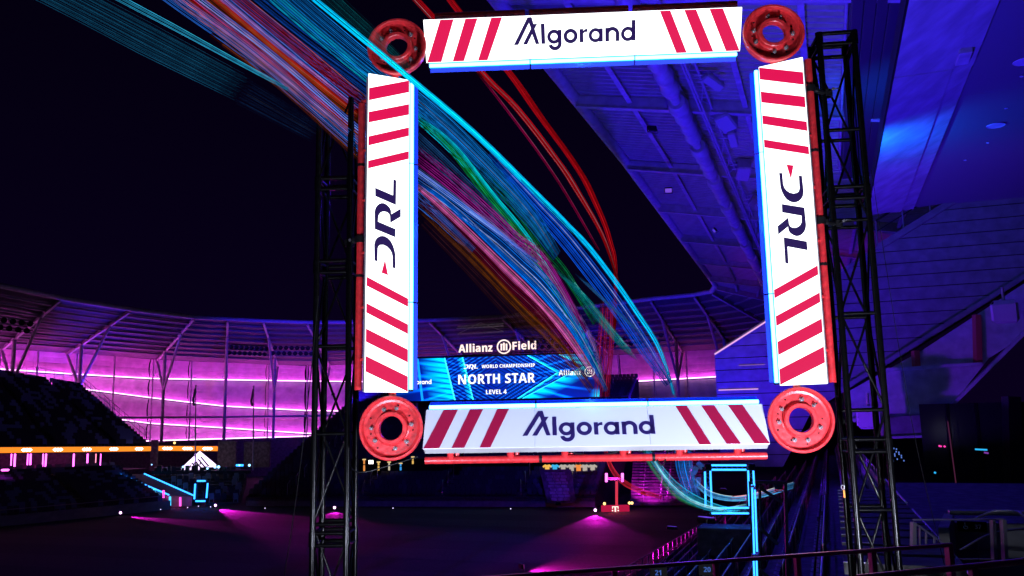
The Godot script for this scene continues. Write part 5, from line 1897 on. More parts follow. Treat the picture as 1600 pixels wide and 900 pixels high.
func field_things() -> void:
	# the red sign gate at the far end
	var z := 78.0
	var t := thing("red_sign_gate", "red pole gate with two pink tubes on a red sign box at the far end", "gate")
	var b := Shape.new()
	b.chamfer(T(eye_ray(961.5, 796.5, z)), Vector3(2.45, 0.78, 0.5), 0.04)
	obj("sign_box", b, glow(0.60, 0.01, 0.07, 0.75), t)
	var p := eye_ray(961.5, 796.5, z - 0.3)
	var s := Shape.new()
	s.prism(T(p), pts([-0.28, 0.3, 0.28, 0.3, 0.28, 0.08, 0.22, 0.08, 0.2, 0.22, 0.07, 0.22, 0.07, -0.2, 0.16, -0.24, 0.16, -0.29, -0.16, -0.29, -0.16, -0.24, -0.07, -0.2, -0.07, 0.22, -0.2, 0.22, -0.22, 0.08, -0.28, 0.08]), 0.0, 0.03)
	for q in [-0.25, 0.25]:
		s.box(T(p + Vector3(q, -0.07, 0.015)), Vector3(0.11, 0.11, 0.03))
	obj("letter_mark", s, M.sign_white, t)
	var pl := Shape.new()
	pl.bar(eye_ray(963.5, 789, z + 0.2), eye_ray(963.5, 752, z + 0.2), 0.26, 0.2)
	obj("pole", pl, glow(0.9, 0.05, 0.10, 0.8), t)
	for i in 2:
		var x := 947.5 if i == 0 else 972.5
		neon(t, eye_ray(x, 739.5, z), eye_ray(x, 753, z), 0.11, M.pink_tube)
	var cb := Shape.new()
	cb.tube(eye_ray(949, 749.5, z), eye_ray(971, 749.5, z), 0.05, 6)
	cb.tube(eye_ray(949, 747, z), eye_ray(971, 747, z), 0.05, 6)
	obj("cross_tube", cb, M.white_steel, t)
	for q in [[944.5, 787, -1], [983.5, 786, 1], [987.5, 786, 1]]:
		var l := Shape.new()
		l.lathe(T(eye_ray(q[0], q[1], z - 0.3)), [Vector2(0.0, 0.12), Vector2(0.1, 0.08), Vector2(0.13, 0.0), Vector2(0.08, -0.1), Vector2(0.0, -0.12)], 10)
		obj("spot_light", l, M.warm_glow, t)
	lamp(t, "omni", eye_ray(961, 745, z - 0.6), Color(1.0, 0.2, 0.8), 4.0)
	lamp(t, "omni", eye_ray(961, 784, z - 0.8), Color(1.0, 0.25, 0.3), 2.0)
	# the tilted white diamond
	var d := thing("white_diamond_gate", "glowing white diamond-shaped gate with dark chevron bars on the far corner stage", "gate", facing(Vector3(-37.74, 4.13, -104.00), Vector3(0, 8, 0)))
	var ds := Shape.new()
	ds.prism(Transform3D(), pts([-2.0, -0.9, 0.1, 1.15, 2.05, -0.55, 1.1, -1.25, -1.6, -1.25]), -0.6, 0.0)
	obj("light_body", ds, glow(0.85, 0.66, 1.0, 2.2), d)
	for i in 4:
		var e := 0.24 + i * 0.42
		var c := Shape.new()
		c.path([Vector3(-1.15 + e * 0.9, -0.85 + e * 0.25, 0.02), Vector3(-0.9 + e * 0.75, -0.35 + e * 0.55, 0.02), Vector3(-0.25 + e * 0.95, -1.1 + e * 0.28, 0.02)], 0.10, 5)
		obj("chevron_bar", c, M.black_flat, d)
	lamp(d, "omni", d.position + Vector3(0, 0.5, 2.2), Color(0.7, 0.5, 1.0), 2.5)
	var sg := thing("corner_stage", "dark stage edge crowded with equipment under the white diamond", "stage")
	for i in 16:
		var e := Shape.new()
		var q := eye_ray(244.0 + i * 7.0 + rng.randf_range(-2, 2), 733.0 + rng.randf_range(-2, 1), 101.5)
		e.chamfer(Transform3D(Basis(Vector3.UP, rng.randf()), q), Vector3(rng.randf_range(0.25, 0.6), rng.randf_range(0.3, 0.8), 0.4), 0.04)
		obj("equipment_case", e, M.black, sg)
	var ss := Shape.new()
	ss.bar(Vector3(-42.26, 2.99, -101.80), Vector3(-31.76, 2.69, -105.00), 1.0, 0.4)
	obj("deck_edge", ss, M.black, sg)
	var k := 0
	for q in [[286, 729.5, 0.12], [336, 729.5, 0.16], [341.5, 729.5, 0.16], [374, 727, 0.1], [389.5, 727, 0.14], [237, 726, 0.07], [324, 732, 0.12]]:
		var s2 := Shape.new()
		s2.lathe(T(eye_ray(q[0], q[1], 100.5)), [Vector2(0.0, q[2]), Vector2(q[2], 0.0), Vector2(0.0, -q[2])], 10)
		tag(obj("stage_light", s2, glow(0.25, 0.6, 1.0, 4.0)), "small cyan lamp on the corner stage, %s" % ["left of the diamond", "right of the diamond", "second right of the diamond", "by the pale pier", "at the flagpole's foot", "far left by the ribbon's end", "under the diamond"][k], "lamp", "cyan lamps of the corner stage")
		k += 1
	var bar := Shape.new()
	bar.tube(Vector3(-33.23, 3.52, -104.00), Vector3(-32.39, 3.50, -104.00), 0.12, 8)
	tag(obj("stage_bar_light", bar, M.blue_tube), "short bright cyan bar lamp between the pale piers", "lamp")
	# pale piers on the base wall and the flag poles before it
	k = 0
	for q in [[241, 688, 735, 10.0, 112.0], [355, 690, 735, 28.0, 112.0], [402, 691, 730, 40.0, 113.0]]:
		var pp := eye_ray(q[0], (q[1] + q[2]) / 2.0, q[4])
		var s3 := Shape.new()
		s3.chamfer(T(Vector3.ZERO), Vector3(q[3] * q[4] / 1340.0, (q[2] - q[1]) * q[4] / 1340.0, 0.5), 0.03)
		tag(obj("pier", s3, M.concrete, self, T(pp)), "pale violet concrete pier under the magenta wall, %s" % ["narrow, at the ribbon's end", "wide, right of the white diamond", "widest, by the flagpole"][k], "pier", "piers under the magenta wall")
		k += 1
	k = 0
	for q in [[306, 603, 735, 102.0], [396.5, 604, 735, 103.0]]:
		var fp := thing("flagpole", "%s flagpole with a furled flag before the magenta wall" % ["left", "right"][k], "flagpole", Transform3D(), "flagpoles before the magenta wall")
		var a := eye_ray(q[0] - 1.0, q[2], q[3])
		var c := eye_ray(q[0], q[1], q[3])
		var s4 := Shape.new()
		s4.tube(a, c, 0.10, 8, 0.05)
		obj("pole", s4, M.white_steel, fp)
		var s5 := Shape.new()
		s5.path([c + Vector3(-0.02, -0.3, 0.1), c + Vector3(-0.1, -0.9, 0.1), c + Vector3(-0.22, -1.7, 0.12), c + Vector3(-0.08, -2.3, 0.1)], 0.10, 7, 0.16)
		obj("flag", s5, M.clad, fp)
		var s6 := Shape.new()
		s6.lathe(T(c), [Vector2(0.0, 0.14), Vector2(0.12, 0.0), Vector2(0.0, -0.14)], 8)
		obj("finial", s6, M.steel, fp)
		k += 1
	var yl := Shape.new()
	yl.lathe(T(Vector3(-43.82, 6.15, -112.00)), [Vector2(0.0, 0.16), Vector2(0.16, 0.0), Vector2(0.0, -0.16)], 10)
	tag(obj("yellow_light", yl, M.warm_glow), "single bright yellow lamp above the short ribbon screen", "lamp")
	# small blue-outlined gate by the ramp
	var sb := thing("tiny_blue_gate", "tiny upright gate of four blue tubes at the foot of the ramp", "gate")
	var G := func(x: float, y: float) -> Vector3: return eye_ray(x, y, 89.0)
	for q in [[308, 751.5, 321, 751.5], [324.5, 755, 322.5, 778], [305, 756, 303.5, 780], [305.5, 783, 320.5, 783]]:
		neon(sb, G.call(q[0], q[1]), G.call(q[2], q[3]), 0.085, M.blue_tube)
	for q in [[306, 751, 305, 787], [323.5, 751, 322, 787]]:
		var s7 := Shape.new()
		s7.bar((G.call(q[0], q[1]) as Vector3) + Vector3(0, 0, -0.25), (G.call(q[2], q[3]) as Vector3) + Vector3(0, 0, -0.25), 0.2, 0.2)
		obj("post", s7, M.black, sb)
	lamp(sb, "omni", G.call(313, 768), Color(0.05, 0.35, 1.0), 2.5)
	# lamps lying on the turf with their grazing beams
	k = 0
	for q in [[337, 789.5, 380, 803, 8.0, 30.0, 62.0], [189, 801, 250, 812, 6.0, 20.0, 45.0], [523, 793, 520, 860, 3.0, 40.0, 7.0], [930, 797, 928, 850, 9.0, 34.0, 24.0]]:
		var lp := eye_ray_height(q[0], q[1], 0.32)
		var to := eye_ray_height(q[2], q[3], 0.0)
		var f := thing("field_lamp", "pink field lamp on the turf, %s" % ["beam running right from the tiny blue gate", "at the left with a low beam", "seen through the left truss tower", "beside the red sign gate"][k], "field lamp", T(lp), "pink lamps lying on the turf")
		var s8 := Shape.new()
		s8.lathe(facing(Vector3.ZERO, to - lp), [Vector2(0.0, 0.03), Vector2(0.14, 0.03), Vector2(0.17, 0.06), Vector2(0.17, -0.15), Vector2(0.0, -0.2)], 12)
		obj("can", s8, M.black, f)
		var s9 := Shape.new()
		s9.lathe(T(Vector3(0, 0, 0.10)), [Vector2(0.0, 0.12), Vector2(0.09, 0.07), Vector2(0.12, 0.0), Vector2(0.0, -0.05)], 12)
		obj("lens_light", s9, glow(1.0, 0.45, 1.0, 6.0), f)
		lamp(f, "spot", lp + (to - lp).normalized() * 0.3 + Vector3(0, 0.02, 0), Color(0.95, 0.10, 0.85), q[6] * 4.5, to, q[5] * 0.5, 0.05)
		k += 1
	k = 0
	for q in [[251, 796], [293, 793], [310, 791], [329, 792], [414, 794], [538, 793], [614, 794], [798, 795]]:
		var s10 := Shape.new()
		s10.lathe(T(eye_ray_height(q[0], q[1], 0.2)), [Vector2(0.0, 0.045), Vector2(0.045, 0.0), Vector2(0.0, -0.045)], 8)
		tag(obj("marker_light", s10, glow(0.7, 0.6, 1.0, 2.5)), "tiny white marker lamp on the turf's far edge, %s" % ["leftmost", "left of the tiny gate", "just left of the tiny gate", "right of the tiny gate", "below the pale stairs", "beside the left tower", "under the left disc", "under the sponsor lettering"][k], "lamp", "marker lamps on the turf")
		k += 1


# ---------------------------------------------------------------- rails in front of the camera
func foreground_rails() -> void:
	var r := thing("front_handrail", "slim handrail crossing the bottom of the view with a reddish sheen", "handrail")
	var s := Shape.new()
	s.tube(Vector3(-0.30, 7.32, -3.90), Vector3(1.91, 7.43, -3.90), 0.009, 12)
	obj("top_rail", s, M.painted_rail, r)
	for q in [[780, 902.5], [960, 889.5], [1118, 878], [1245, 868.5], [1362, 860], [1482, 851]]:
		var p := eye_ray(q[0], q[1], 3.9)
		var b := Shape.new()
		b.bar(p + Vector3(0, -0.005, 0), p + Vector3(0, -1.1, 0), 0.045, 0.02, Vector3.RIGHT)
		obj("post", b, M.painted_rail, r)
	for i in 5:
		var a := (Vector3(-0.30, 7.32, -3.90)) as Vector3
		var b := (Vector3(1.91, 7.43, -3.90)) as Vector3
		var dy := Vector3(0, -0.16 - 0.16 * i, 0)
		var w := Shape.new()
		w.tube(a + dy, b + dy, 0.003, 6)
		obj("wire", w, M.steel, r)
	var r2 := thing("near_handrail", "second, nearer reddish handrail at the lower right corner", "handrail")
	var s2 := Shape.new()
	s2.tube(Vector3(1.14, 7.46, -3.00), Vector3(1.79, 7.51, -3.00), 0.011, 12)
	obj("top_rail", s2, M.painted_rail, r2)
	for q in [[1520, 885], [1400, 899]]:
		var p := eye_ray(q[0], q[1], 3.0)
		var b := Shape.new()
		b.bar(p, p + Vector3(0, -1.1, 0), 0.03, 0.02)
		obj("post", b, M.painted_rail, r2)
	# the gated railing of upright bars below the section sign
	var g := thing("stair_gate_railing", "dim violet railing of upright bars and square posts by the section sign", "railing")
	for q in [[1427, 816, 1427, 905, 0.035], [1437, 822, 1437, 905, 0.012], [1447, 832, 1447, 905, 0.012], [1460, 840, 1460, 905, 0.012], [1472, 848, 1472, 905, 0.012], [1551, 812, 1554, 880, 0.03], [1567, 812, 1571, 885, 0.035], [1427, 812, 1568, 811, 0.014], [1427, 816, 1478, 852, 0.014], [1487, 873, 1552, 874, 0.01]]:
		var b := Shape.new()
		b.bar(eye_ray(q[0], q[1], 9.0), eye_ray(q[2], q[3], 9.0), q[4] * 2.0, q[4])
		obj("bar", b, M.violet_rail, g)
	var h := thing("stair_handrail", "curving thin steel handrail above the low wall at the right edge", "handrail")
	var hp := Shape.new()
	hp.path(catmull([Vector3(5.54, 6.73, -10.70), Vector3(5.72, 6.77, -10.80), Vector3(5.86, 6.81, -10.80), Vector3(6.00, 6.82, -10.60), Vector3(5.97, 6.79, -10.40), Vector3(6.02, 6.66, -10.20)], 8), 0.016, 8)
	obj("rail", hp, M.violet_rail, h)
	var hp2 := Shape.new()
	hp2.path(catmull([Vector3(5.28, 6.39, -10.60), Vector3(5.78, 6.57, -10.70), Vector3(6.38, 6.63, -10.60)], 8), 0.012, 8)
	obj("lower_rail", hp2, M.violet_rail, h)
	# stair nosings running down past the tower
	var ns := thing("aisle_stairs", "dark aisle stairs with bright nosings beside the right tower's foot", "stairs")
	for i in 14:
		var f := i / 14.0
		var a := (Vector3(6.75, 6.52, -17.00) as Vector3).lerp(Vector3(3.28, 6.63, -7.50), f)
		var b := Shape.new()
		b.box(Transform3D(sbasis(), a), Vector3(1.0, 0.10, 0.5))
		obj("step", b, M.dark_concrete, ns)
		var c := Shape.new()
		c.box(Transform3D(sbasis(), a + sbasis() * Vector3(-0.35, 0.052, 0.22)), Vector3(0.3, 0.012, 0.04))
		obj("nosing", c, M.rail, ns)


# ---------------------------------------------------------------- light streaks hanging through the gate
func streak(label: String, path: Array, wide: Array, n: int, r: float, col: Color, energy: float, across := Vector3(0.75, 0.62, 0.25), group := "light streaks running through the gate") -> void:
	var mid := catmull(path, 7)
	var s := Shape.new()
	var w := across.normalized()
	for i in n:
		var o := (float(i) / maxf(1.0, n - 1.0) - 0.5) if n > 1 else 0.0
		o += rng.randf_range(-0.25, 0.25) / n
		var p := []
		var d0 := rng.randf_range(0.0, 0.03)
		var d1 := rng.randf_range(0.97, 1.0)
		var i0 := int(d0 * (mid.size() - 1))
		var i1 := int(ceil(d1 * (mid.size() - 1)))
		for k in range(i0, i1 + 1):
			var f := float(k) / (mid.size() - 1) * (wide.size() - 1)
			var a := mini(int(f), wide.size() - 2)
			var ww := lerpf(wide[a], wide[a + 1], f - a)
			p.append(mid[k] + w * ww * o + Vector3(0, 0, sin(i * 2.4) * ww * 0.3))
		var ra: float = r * absf((p[0] as Vector3).z) * rng.randf_range(0.75, 1.15)
		var rb: float = ra / absf((p[0] as Vector3).z) * absf((p[-1] as Vector3).z)
		var from := s.v.size()
		s.path(p, ra, 4, rb)
		var hot := rng.randf() < 0.03
		var lum := energy * (0.72 + 0.30 * sin(i * 0.83 + n) + 0.16 * sin(i * 2.9) + rng.randf_range(-0.16, 0.16))
		var base := (col.lerp(Color(0.8, 0.85, 1.0) * maxf(col.b, maxf(col.r, col.g)), 0.45) if hot else col) * (lum * (2.1 if hot else 1.6))
		var ph := rng.randf() * 30.0
		var segs := p.size() - 1
		for q in s.v.size() - from:
			var f := float(q / 24) / segs
			var e := smoothstep(0.0, 0.10, f) * smoothstep(1.0, 0.80, f)
			var wv := 0.80 + 0.20 * sin(ph + f * 9.0) + (0.10 if (q / 24) % 2 else -0.06)
			s.cc.append((base * (wv * lerpf(0.25, 1.0, e))).clamp().linear_to_srgb())
	if not M.has("streak"):
		M.streak = mat(1, 1, 1, 0.5)
		M.streak.shading_mode = BaseMaterial3D.SHADING_MODE_UNSHADED
		M.streak.vertex_color_use_as_albedo = true
		M.streak.vertex_color_is_srgb = true
	tag(obj("light_streak", s, M.streak), label, "light streak", group)


func streaks() -> void:
	streak("bright cyan line, outermost of the bundle, from the top left disc to the far corner", [Vector3(-2.01, 11.00, -3.84), Vector3(-1.44, 11.03, -5.60), Vector3(-1.18, 11.05, -6.40), Vector3(-0.85, 10.94, -7.00), Vector3(-0.33, 11.23, -9.50), Vector3(0.41, 11.81, -14.00), Vector3(1.25, 12.43, -19.00), Vector3(2.64, 12.97, -26.00), Vector3(5.70, 13.19, -40.00), Vector3(9.27, 12.21, -54.00), Vector3(11.96, 9.37, -64.00)], [0.038, 0.033, 0.038, 0.037, 0.050, 0.073, 0.085, 0.116, 0.179, 0.242, 0.191], 6, 0.00038, Color(0, 0.5, 1), 1.0, Vector3(0.62, 0.75, 0.2))
	streak("fine dotted teal strands just above the bright cyan line", [Vector3(-1.62, 10.74, -3.64), Vector3(-1.26, 10.92, -5.40), Vector3(-1.09, 11.00, -6.20), Vector3(-0.83, 10.97, -6.90)], [0.120, 0.105, 0.111, 0.051], 20, 0.00011, Color(0, 0.13, 0.16), 0.8, Vector3(0.62, 0.75, 0.2))
	streak("blue and teal strands between the cyan line and the left bar", [Vector3(-2.42, 11.67, -5.08), Vector3(-1.80, 11.44, -6.40), Vector3(-1.51, 11.34, -7.00), Vector3(-1.19, 11.29, -7.80), Vector3(-0.71, 11.40, -9.60), Vector3(0.03, 11.55, -13.00), Vector3(0.74, 11.82, -17.00)], [0.187, 0.162, 0.178, 0.175, 0.186, 0.194, 0.152], 26, 0.00026, Color(0.005, 0.13, 0.45), 1.0, Vector3(0.62, 0.75, 0.2))
	streak("bright teal ribbon of light under the cyan line", [Vector3(-2.59, 11.71, -5.08), Vector3(-1.92, 11.44, -6.40), Vector3(-1.62, 11.32, -7.00), Vector3(-1.31, 11.26, -7.80), Vector3(-0.95, 11.27, -9.00), Vector3(-0.48, 11.27, -11.00), Vector3(0.02, 11.32, -14.00)], [0.099, 0.086, 0.089, 0.093, 0.094, 0.082, 0.084], 14, 0.00026, Color(0, 0.35, 0.5), 1.0, Vector3(0.62, 0.75, 0.2))
	streak("wide royal blue ribbon of light below the cyan line", [Vector3(-0.26, 11.53, -11.00), Vector3(0.40, 11.61, -14.00), Vector3(1.54, 11.98, -20.00), Vector3(4.21, 12.50, -34.00), Vector3(7.46, 11.90, -48.00), Vector3(10.78, 10.39, -60.00)], [0.066, 0.230, 0.388, 0.660, 0.860, 0.537], 20, 0.00035, Color(0.004, 0.055, 0.46), 1.0, Vector3(0.8, 0.58, 0.1))
	streak("broad woven dark blue strands at the top left", [Vector3(-3.02, 11.79, -4.88), Vector3(-2.14, 11.37, -6.20), Vector3(-1.74, 11.18, -6.80), Vector3(-1.37, 11.16, -7.80), Vector3(-0.97, 11.02, -8.60)], [0.298, 0.259, 0.274, 0.279, 0.193], 47, 0.00019, Color(0.006, 0.055, 0.3), 1.0, Vector3(0.62, 0.75, 0.2))
	streak("dark red strands under the woven blue", [Vector3(-3.01, 11.67, -4.56), Vector3(-2.15, 11.32, -6.10), Vector3(-1.76, 11.15, -6.80), Vector3(-1.36, 11.03, -7.80)], [0.105, 0.091, 0.101, 0.105], 19, 0.00027, Color(0.22, 0.005, 0.008), 1.0, Vector3(0.62, 0.75, 0.2))
	streak("upper periwinkle streak above the left bar", [Vector3(-2.97, 11.60, -4.46), Vector3(-2.21, 11.26, -6.00), Vector3(-1.87, 11.11, -6.70), Vector3(-1.42, 10.97, -7.80)], [0.062, 0.054, 0.060, 0.047], 11, 0.00025, Color(0.12, 0.22, 1), 1.0, Vector3(0.62, 0.75, 0.2))
	streak("red edges of the upper periwinkle streak", [Vector3(-3.00, 11.62, -4.46), Vector3(-2.25, 11.25, -6.00), Vector3(-1.91, 11.09, -6.70), Vector3(-1.38, 10.88, -7.80)], [0.082, 0.072, 0.080, 0.081], 15, 0.00027, Color(0.5, 0.012, 0.01), 1.0, Vector3(0.62, 0.75, 0.2))
	streak("brown orange strands between the periwinkle streaks", [Vector3(-3.10, 11.61, -4.36), Vector3(-2.27, 11.19, -5.90), Vector3(-1.89, 10.99, -6.60), Vector3(-1.36, 10.81, -7.80)], [0.091, 0.079, 0.089, 0.081], 17, 0.00026, Color(0.3, 0.06, 0.004), 0.8, Vector3(0.62, 0.75, 0.2))
	streak("lower periwinkle streak crossing towards the left bar", [Vector3(-3.19, 11.51, -4.26), Vector3(-2.28, 11.10, -5.80), Vector3(-1.86, 10.91, -6.50), Vector3(-1.36, 10.70, -7.80), Vector3(-0.97, 10.58, -8.60), Vector3(-0.31, 10.46, -10.50), Vector3(0.40, 10.42, -13.00)], [0.065, 0.056, 0.063, 0.070, 0.058, 0.055, 0.039], 10, 0.00025, Color(0.12, 0.22, 1), 1.1, Vector3(0.62, 0.75, 0.2))
	streak("red edge below the lower periwinkle streak", [Vector3(-3.19, 11.48, -4.26), Vector3(-2.29, 11.06, -5.80), Vector3(-1.89, 10.87, -6.50), Vector3(-1.36, 10.64, -7.80)], [0.080, 0.069, 0.073, 0.070], 14, 0.00027, Color(0.5, 0.012, 0.01), 0.9, Vector3(0.62, 0.75, 0.2))
	streak("orange streak in the lower half of the bundle", [Vector3(-3.15, 11.39, -4.16), Vector3(-2.28, 10.98, -5.70), Vector3(-1.88, 10.80, -6.40), Vector3(-1.35, 10.60, -7.80), Vector3(-0.94, 10.36, -8.60)], [0.078, 0.068, 0.072, 0.081, 0.064], 14, 0.00026, Color(0.3, 0.06, 0.004), 1.1, Vector3(0.62, 0.75, 0.2))
	streak("woven steel blue strands along the bundle's lower side", [Vector3(-3.31, 11.41, -3.96), Vector3(-2.36, 10.97, -5.50), Vector3(-1.92, 10.78, -6.20), Vector3(-1.35, 10.53, -7.80), Vector3(-0.94, 10.28, -8.60), Vector3(-0.45, 10.02, -10.00)], [0.113, 0.099, 0.111, 0.140, 0.128, 0.090], 21, 0.00026, Color(0.02, 0.11, 0.5), 1.0, Vector3(0.62, 0.75, 0.2))
	streak("thin brown edge strands at the bottom of the bundle", [Vector3(-2.09, 10.74, -5.70), Vector3(-1.78, 10.66, -6.60), Vector3(-1.35, 10.43, -7.80)], [0.034, 0.049, 0.081], 11, 0.00025, Color(0.1, 0.022, 0.006), 1.2, Vector3(0.62, 0.75, 0.2))
	streak("separate cyan streak at the upper left", [Vector3(-3.06, 10.76, -3.90), Vector3(-2.52, 10.72, -5.00), Vector3(-2.28, 10.71, -5.50), Vector3(-2.00, 10.67, -6.00), Vector3(-1.75, 10.65, -6.50)], [0.051, 0.045, 0.041, 0.031, 0.024], 8, 0.00028, Color(0.03, 0.36, 0.62), 1.0, Vector3(0.62, 0.75, 0.2))
	streak("loose dashed blue strands at the far upper left", [Vector3(-3.32, 10.56, -3.16), Vector3(-2.69, 10.57, -4.70), Vector3(-2.41, 10.57, -5.40), Vector3(-1.98, 10.47, -6.00)], [0.218, 0.189, 0.210, 0.197], 50, 0.00011, Color(0.01, 0.1, 0.2), 1.0, Vector3(0.62, 0.75, 0.2))
	streak("faint tail of the dashed strands left of the left tower", [Vector3(-1.98, 10.45, -6.00), Vector3(-1.79, 10.40, -6.30), Vector3(-1.56, 10.32, -6.60)], [0.197, 0.179, 0.148], 37, 0.00009, Color(0.006, 0.02, 0.055), 1.0, Vector3(0.62, 0.75, 0.2))
	streak("light blue strands right of the left bar", [Vector3(-1.01, 11.33, -8.40), Vector3(-0.70, 11.29, -9.40), Vector3(-0.24, 11.37, -11.50), Vector3(0.34, 11.37, -14.00), Vector3(0.97, 11.48, -18.00)], [0.188, 0.239, 0.292, 0.293, 0.215], 28, 0.00026, Color(0.01, 0.15, 0.5), 0.65, Vector3(0.62, 0.75, 0.2))
	streak("bright green streak bending through the gate", [Vector3(-1.01, 11.12, -8.40), Vector3(-0.70, 11.12, -9.40), Vector3(-0.32, 11.09, -11.50), Vector3(0.45, 11.05, -16.00), Vector3(1.89, 11.23, -28.00), Vector3(4.11, 10.70, -45.00)], [0.050, 0.070, 0.094, 0.143, 0.251, 0.269], 10, 0.00027, Color(0.004, 0.16, 0.035), 1.2, Vector3(0.62, 0.75, 0.2))
	streak("teal edge of the bright green streak", [Vector3(-1.01, 11.15, -8.40), Vector3(-0.65, 11.15, -9.40), Vector3(-0.26, 11.14, -11.50), Vector3(0.53, 11.13, -16.00), Vector3(2.08, 11.27, -28.00), Vector3(4.59, 10.20, -45.00)], [0.025, 0.035, 0.043, 0.072, 0.125, 0.134], 5, 0.00026, Color(0, 0.3, 0.34), 1.1, Vector3(0.62, 0.75, 0.2))
	streak("second green streak nearer the royal blue ribbon", [Vector3(-0.37, 11.17, -10.50), Vector3(0.22, 11.38, -14.00), Vector3(0.75, 11.60, -18.00), Vector3(1.59, 11.75, -23.00), Vector3(3.48, 12.05, -36.00)], [0.078, 0.157, 0.215, 0.240, 0.215], 13, 0.00025, Color(0.003, 0.12, 0.04), 0.72, Vector3(0.62, 0.75, 0.2))
	streak("dim steel blue weave left of the green streak", [Vector3(-1.01, 10.95, -8.40), Vector3(-0.71, 10.89, -9.50), Vector3(-0.16, 10.85, -12.00), Vector3(0.65, 10.90, -17.00)], [0.138, 0.170, 0.197, 0.178], 20, 0.00027, Color(0.015, 0.07, 0.2), 0.72, Vector3(0.62, 0.75, 0.2))
	streak("magenta violet strands inside the left bar", [Vector3(-1.01, 10.77, -8.40), Vector3(-0.58, 10.72, -9.80), Vector3(0.02, 10.74, -12.50), Vector3(0.80, 10.96, -17.00), Vector3(2.89, 11.45, -34.00)], [0.163, 0.190, 0.205, 0.203, 0.254], 20, 0.00026, Color(0.2, 0.01, 0.16), 1.0, Vector3(0.62, 0.75, 0.2))
	streak("white blue core streak in the middle of the bundle", [Vector3(-1.01, 10.59, -8.40), Vector3(-0.58, 10.55, -9.80), Vector3(0.03, 10.61, -12.50), Vector3(0.95, 10.79, -18.00)], [0.056, 0.059, 0.065, 0.067], 7, 0.00027, Color(0.22, 0.34, 1), 0.79, Vector3(0.62, 0.75, 0.2))
	streak("deep blue streaks around the white blue core", [Vector3(-1.01, 10.50, -8.40), Vector3(-0.58, 10.45, -9.80), Vector3(0.06, 10.45, -12.50), Vector3(1.20, 10.64, -20.00), Vector3(4.15, 10.67, -42.00)], [0.125, 0.161, 0.187, 0.239, 0.376], 18, 0.00026, Color(0.005, 0.12, 0.62), 0.72, Vector3(0.62, 0.75, 0.2))
	streak("pink streak along the lower side inside the gate", [Vector3(-1.01, 10.43, -8.40), Vector3(-0.76, 10.36, -9.20), Vector3(-0.24, 10.14, -11.00), Vector3(0.47, 10.07, -15.00), Vector3(1.61, 10.24, -24.00), Vector3(4.41, 9.82, -44.00)], [0.056, 0.076, 0.099, 0.146, 0.251, 0.263], 11, 0.00027, Color(0.48, 0.08, 0.28), 1.0, Vector3(0.62, 0.75, 0.2))
	streak("blue edge beside the pink streak", [Vector3(-0.94, 10.42, -8.40), Vector3(-0.65, 10.36, -9.20), Vector3(-0.12, 10.16, -11.00), Vector3(0.64, 10.10, -15.00), Vector3(1.91, 10.16, -24.00), Vector3(4.73, 9.49, -44.00)], [0.038, 0.048, 0.066, 0.101, 0.161, 0.164], 7, 0.00027, Color(0, 0.14, 0.75), 0.72, Vector3(0.62, 0.75, 0.2))
	streak("dark red streak under the pink one", [Vector3(-0.95, 10.27, -8.40), Vector3(-0.61, 10.16, -9.60), Vector3(-0.09, 9.88, -11.50), Vector3(0.75, 9.84, -17.00), Vector3(3.14, 9.77, -36.00)], [0.075, 0.100, 0.137, 0.203, 0.269], 14, 0.00025, Color(0.11, 0.002, 0.02), 0.72, Vector3(0.62, 0.75, 0.2))
	streak("brown orange streak on the lower edge inside the gate", [Vector3(-0.96, 10.19, -8.40), Vector3(-0.48, 9.92, -9.80), Vector3(0.11, 9.66, -12.50), Vector3(1.17, 9.59, -20.00), Vector3(3.25, 9.23, -36.00)], [0.075, 0.102, 0.131, 0.209, 0.269], 13, 0.00026, Color(0.12, 0.035, 0.004), 0.72, Vector3(0.62, 0.75, 0.2))
	streak("dull brown veil of strands below the orange streak", [Vector3(-0.96, 10.09, -8.40), Vector3(-0.48, 9.76, -9.80), Vector3(0.13, 9.43, -12.50), Vector3(1.56, 9.28, -24.00)], [0.100, 0.146, 0.205, 0.287], 18, 0.00019, Color(0.035, 0.012, 0.012), 0.72, Vector3(0.62, 0.75, 0.2))
	streak("fan of thin teal strands before the far canopy", [Vector3(0.99, 11.15, -18.00), Vector3(1.99, 11.49, -24.00), Vector3(3.79, 11.63, -34.00), Vector3(6.31, 11.37, -46.00)], [0.296, 0.609, 1.015, 1.030], 32, 0.00011, Color(0.005, 0.2, 0.24), 0.72, Vector3(0.75, -0.55, 0.1))
	streak("fan of thin blue strands right of the teal fan", [Vector3(1.59, 11.37, -20.00), Vector3(3.05, 11.88, -28.00), Vector3(6.25, 12.20, -42.00)], [0.239, 0.501, 0.815], 22, 0.00011, Color(0.02, 0.1, 0.28), 0.72, Vector3(0.75, -0.55, 0.1))
	streak("bright teal line of the fan", [Vector3(1.27, 11.23, -19.00), Vector3(3.03, 11.71, -30.00), Vector3(6.29, 11.65, -46.00)], [0.043, 0.067, 0.103], 5, 0.00016, Color(0.02, 0.4, 0.4), 0.72, Vector3(0.62, 0.75, 0.2))
	streak("violet pink line beside the scoreboard's right end", [Vector3(0.53, 10.97, -15.00), Vector3(1.62, 11.35, -24.00), Vector3(4.21, 11.62, -44.00), Vector3(6.31, 10.04, -60.00)], [0.067, 0.107, 0.230, 0.358], 7, 0.00025, Color(0.22, 0.12, 0.4), 0.65, Vector3(0.62, 0.75, 0.2))
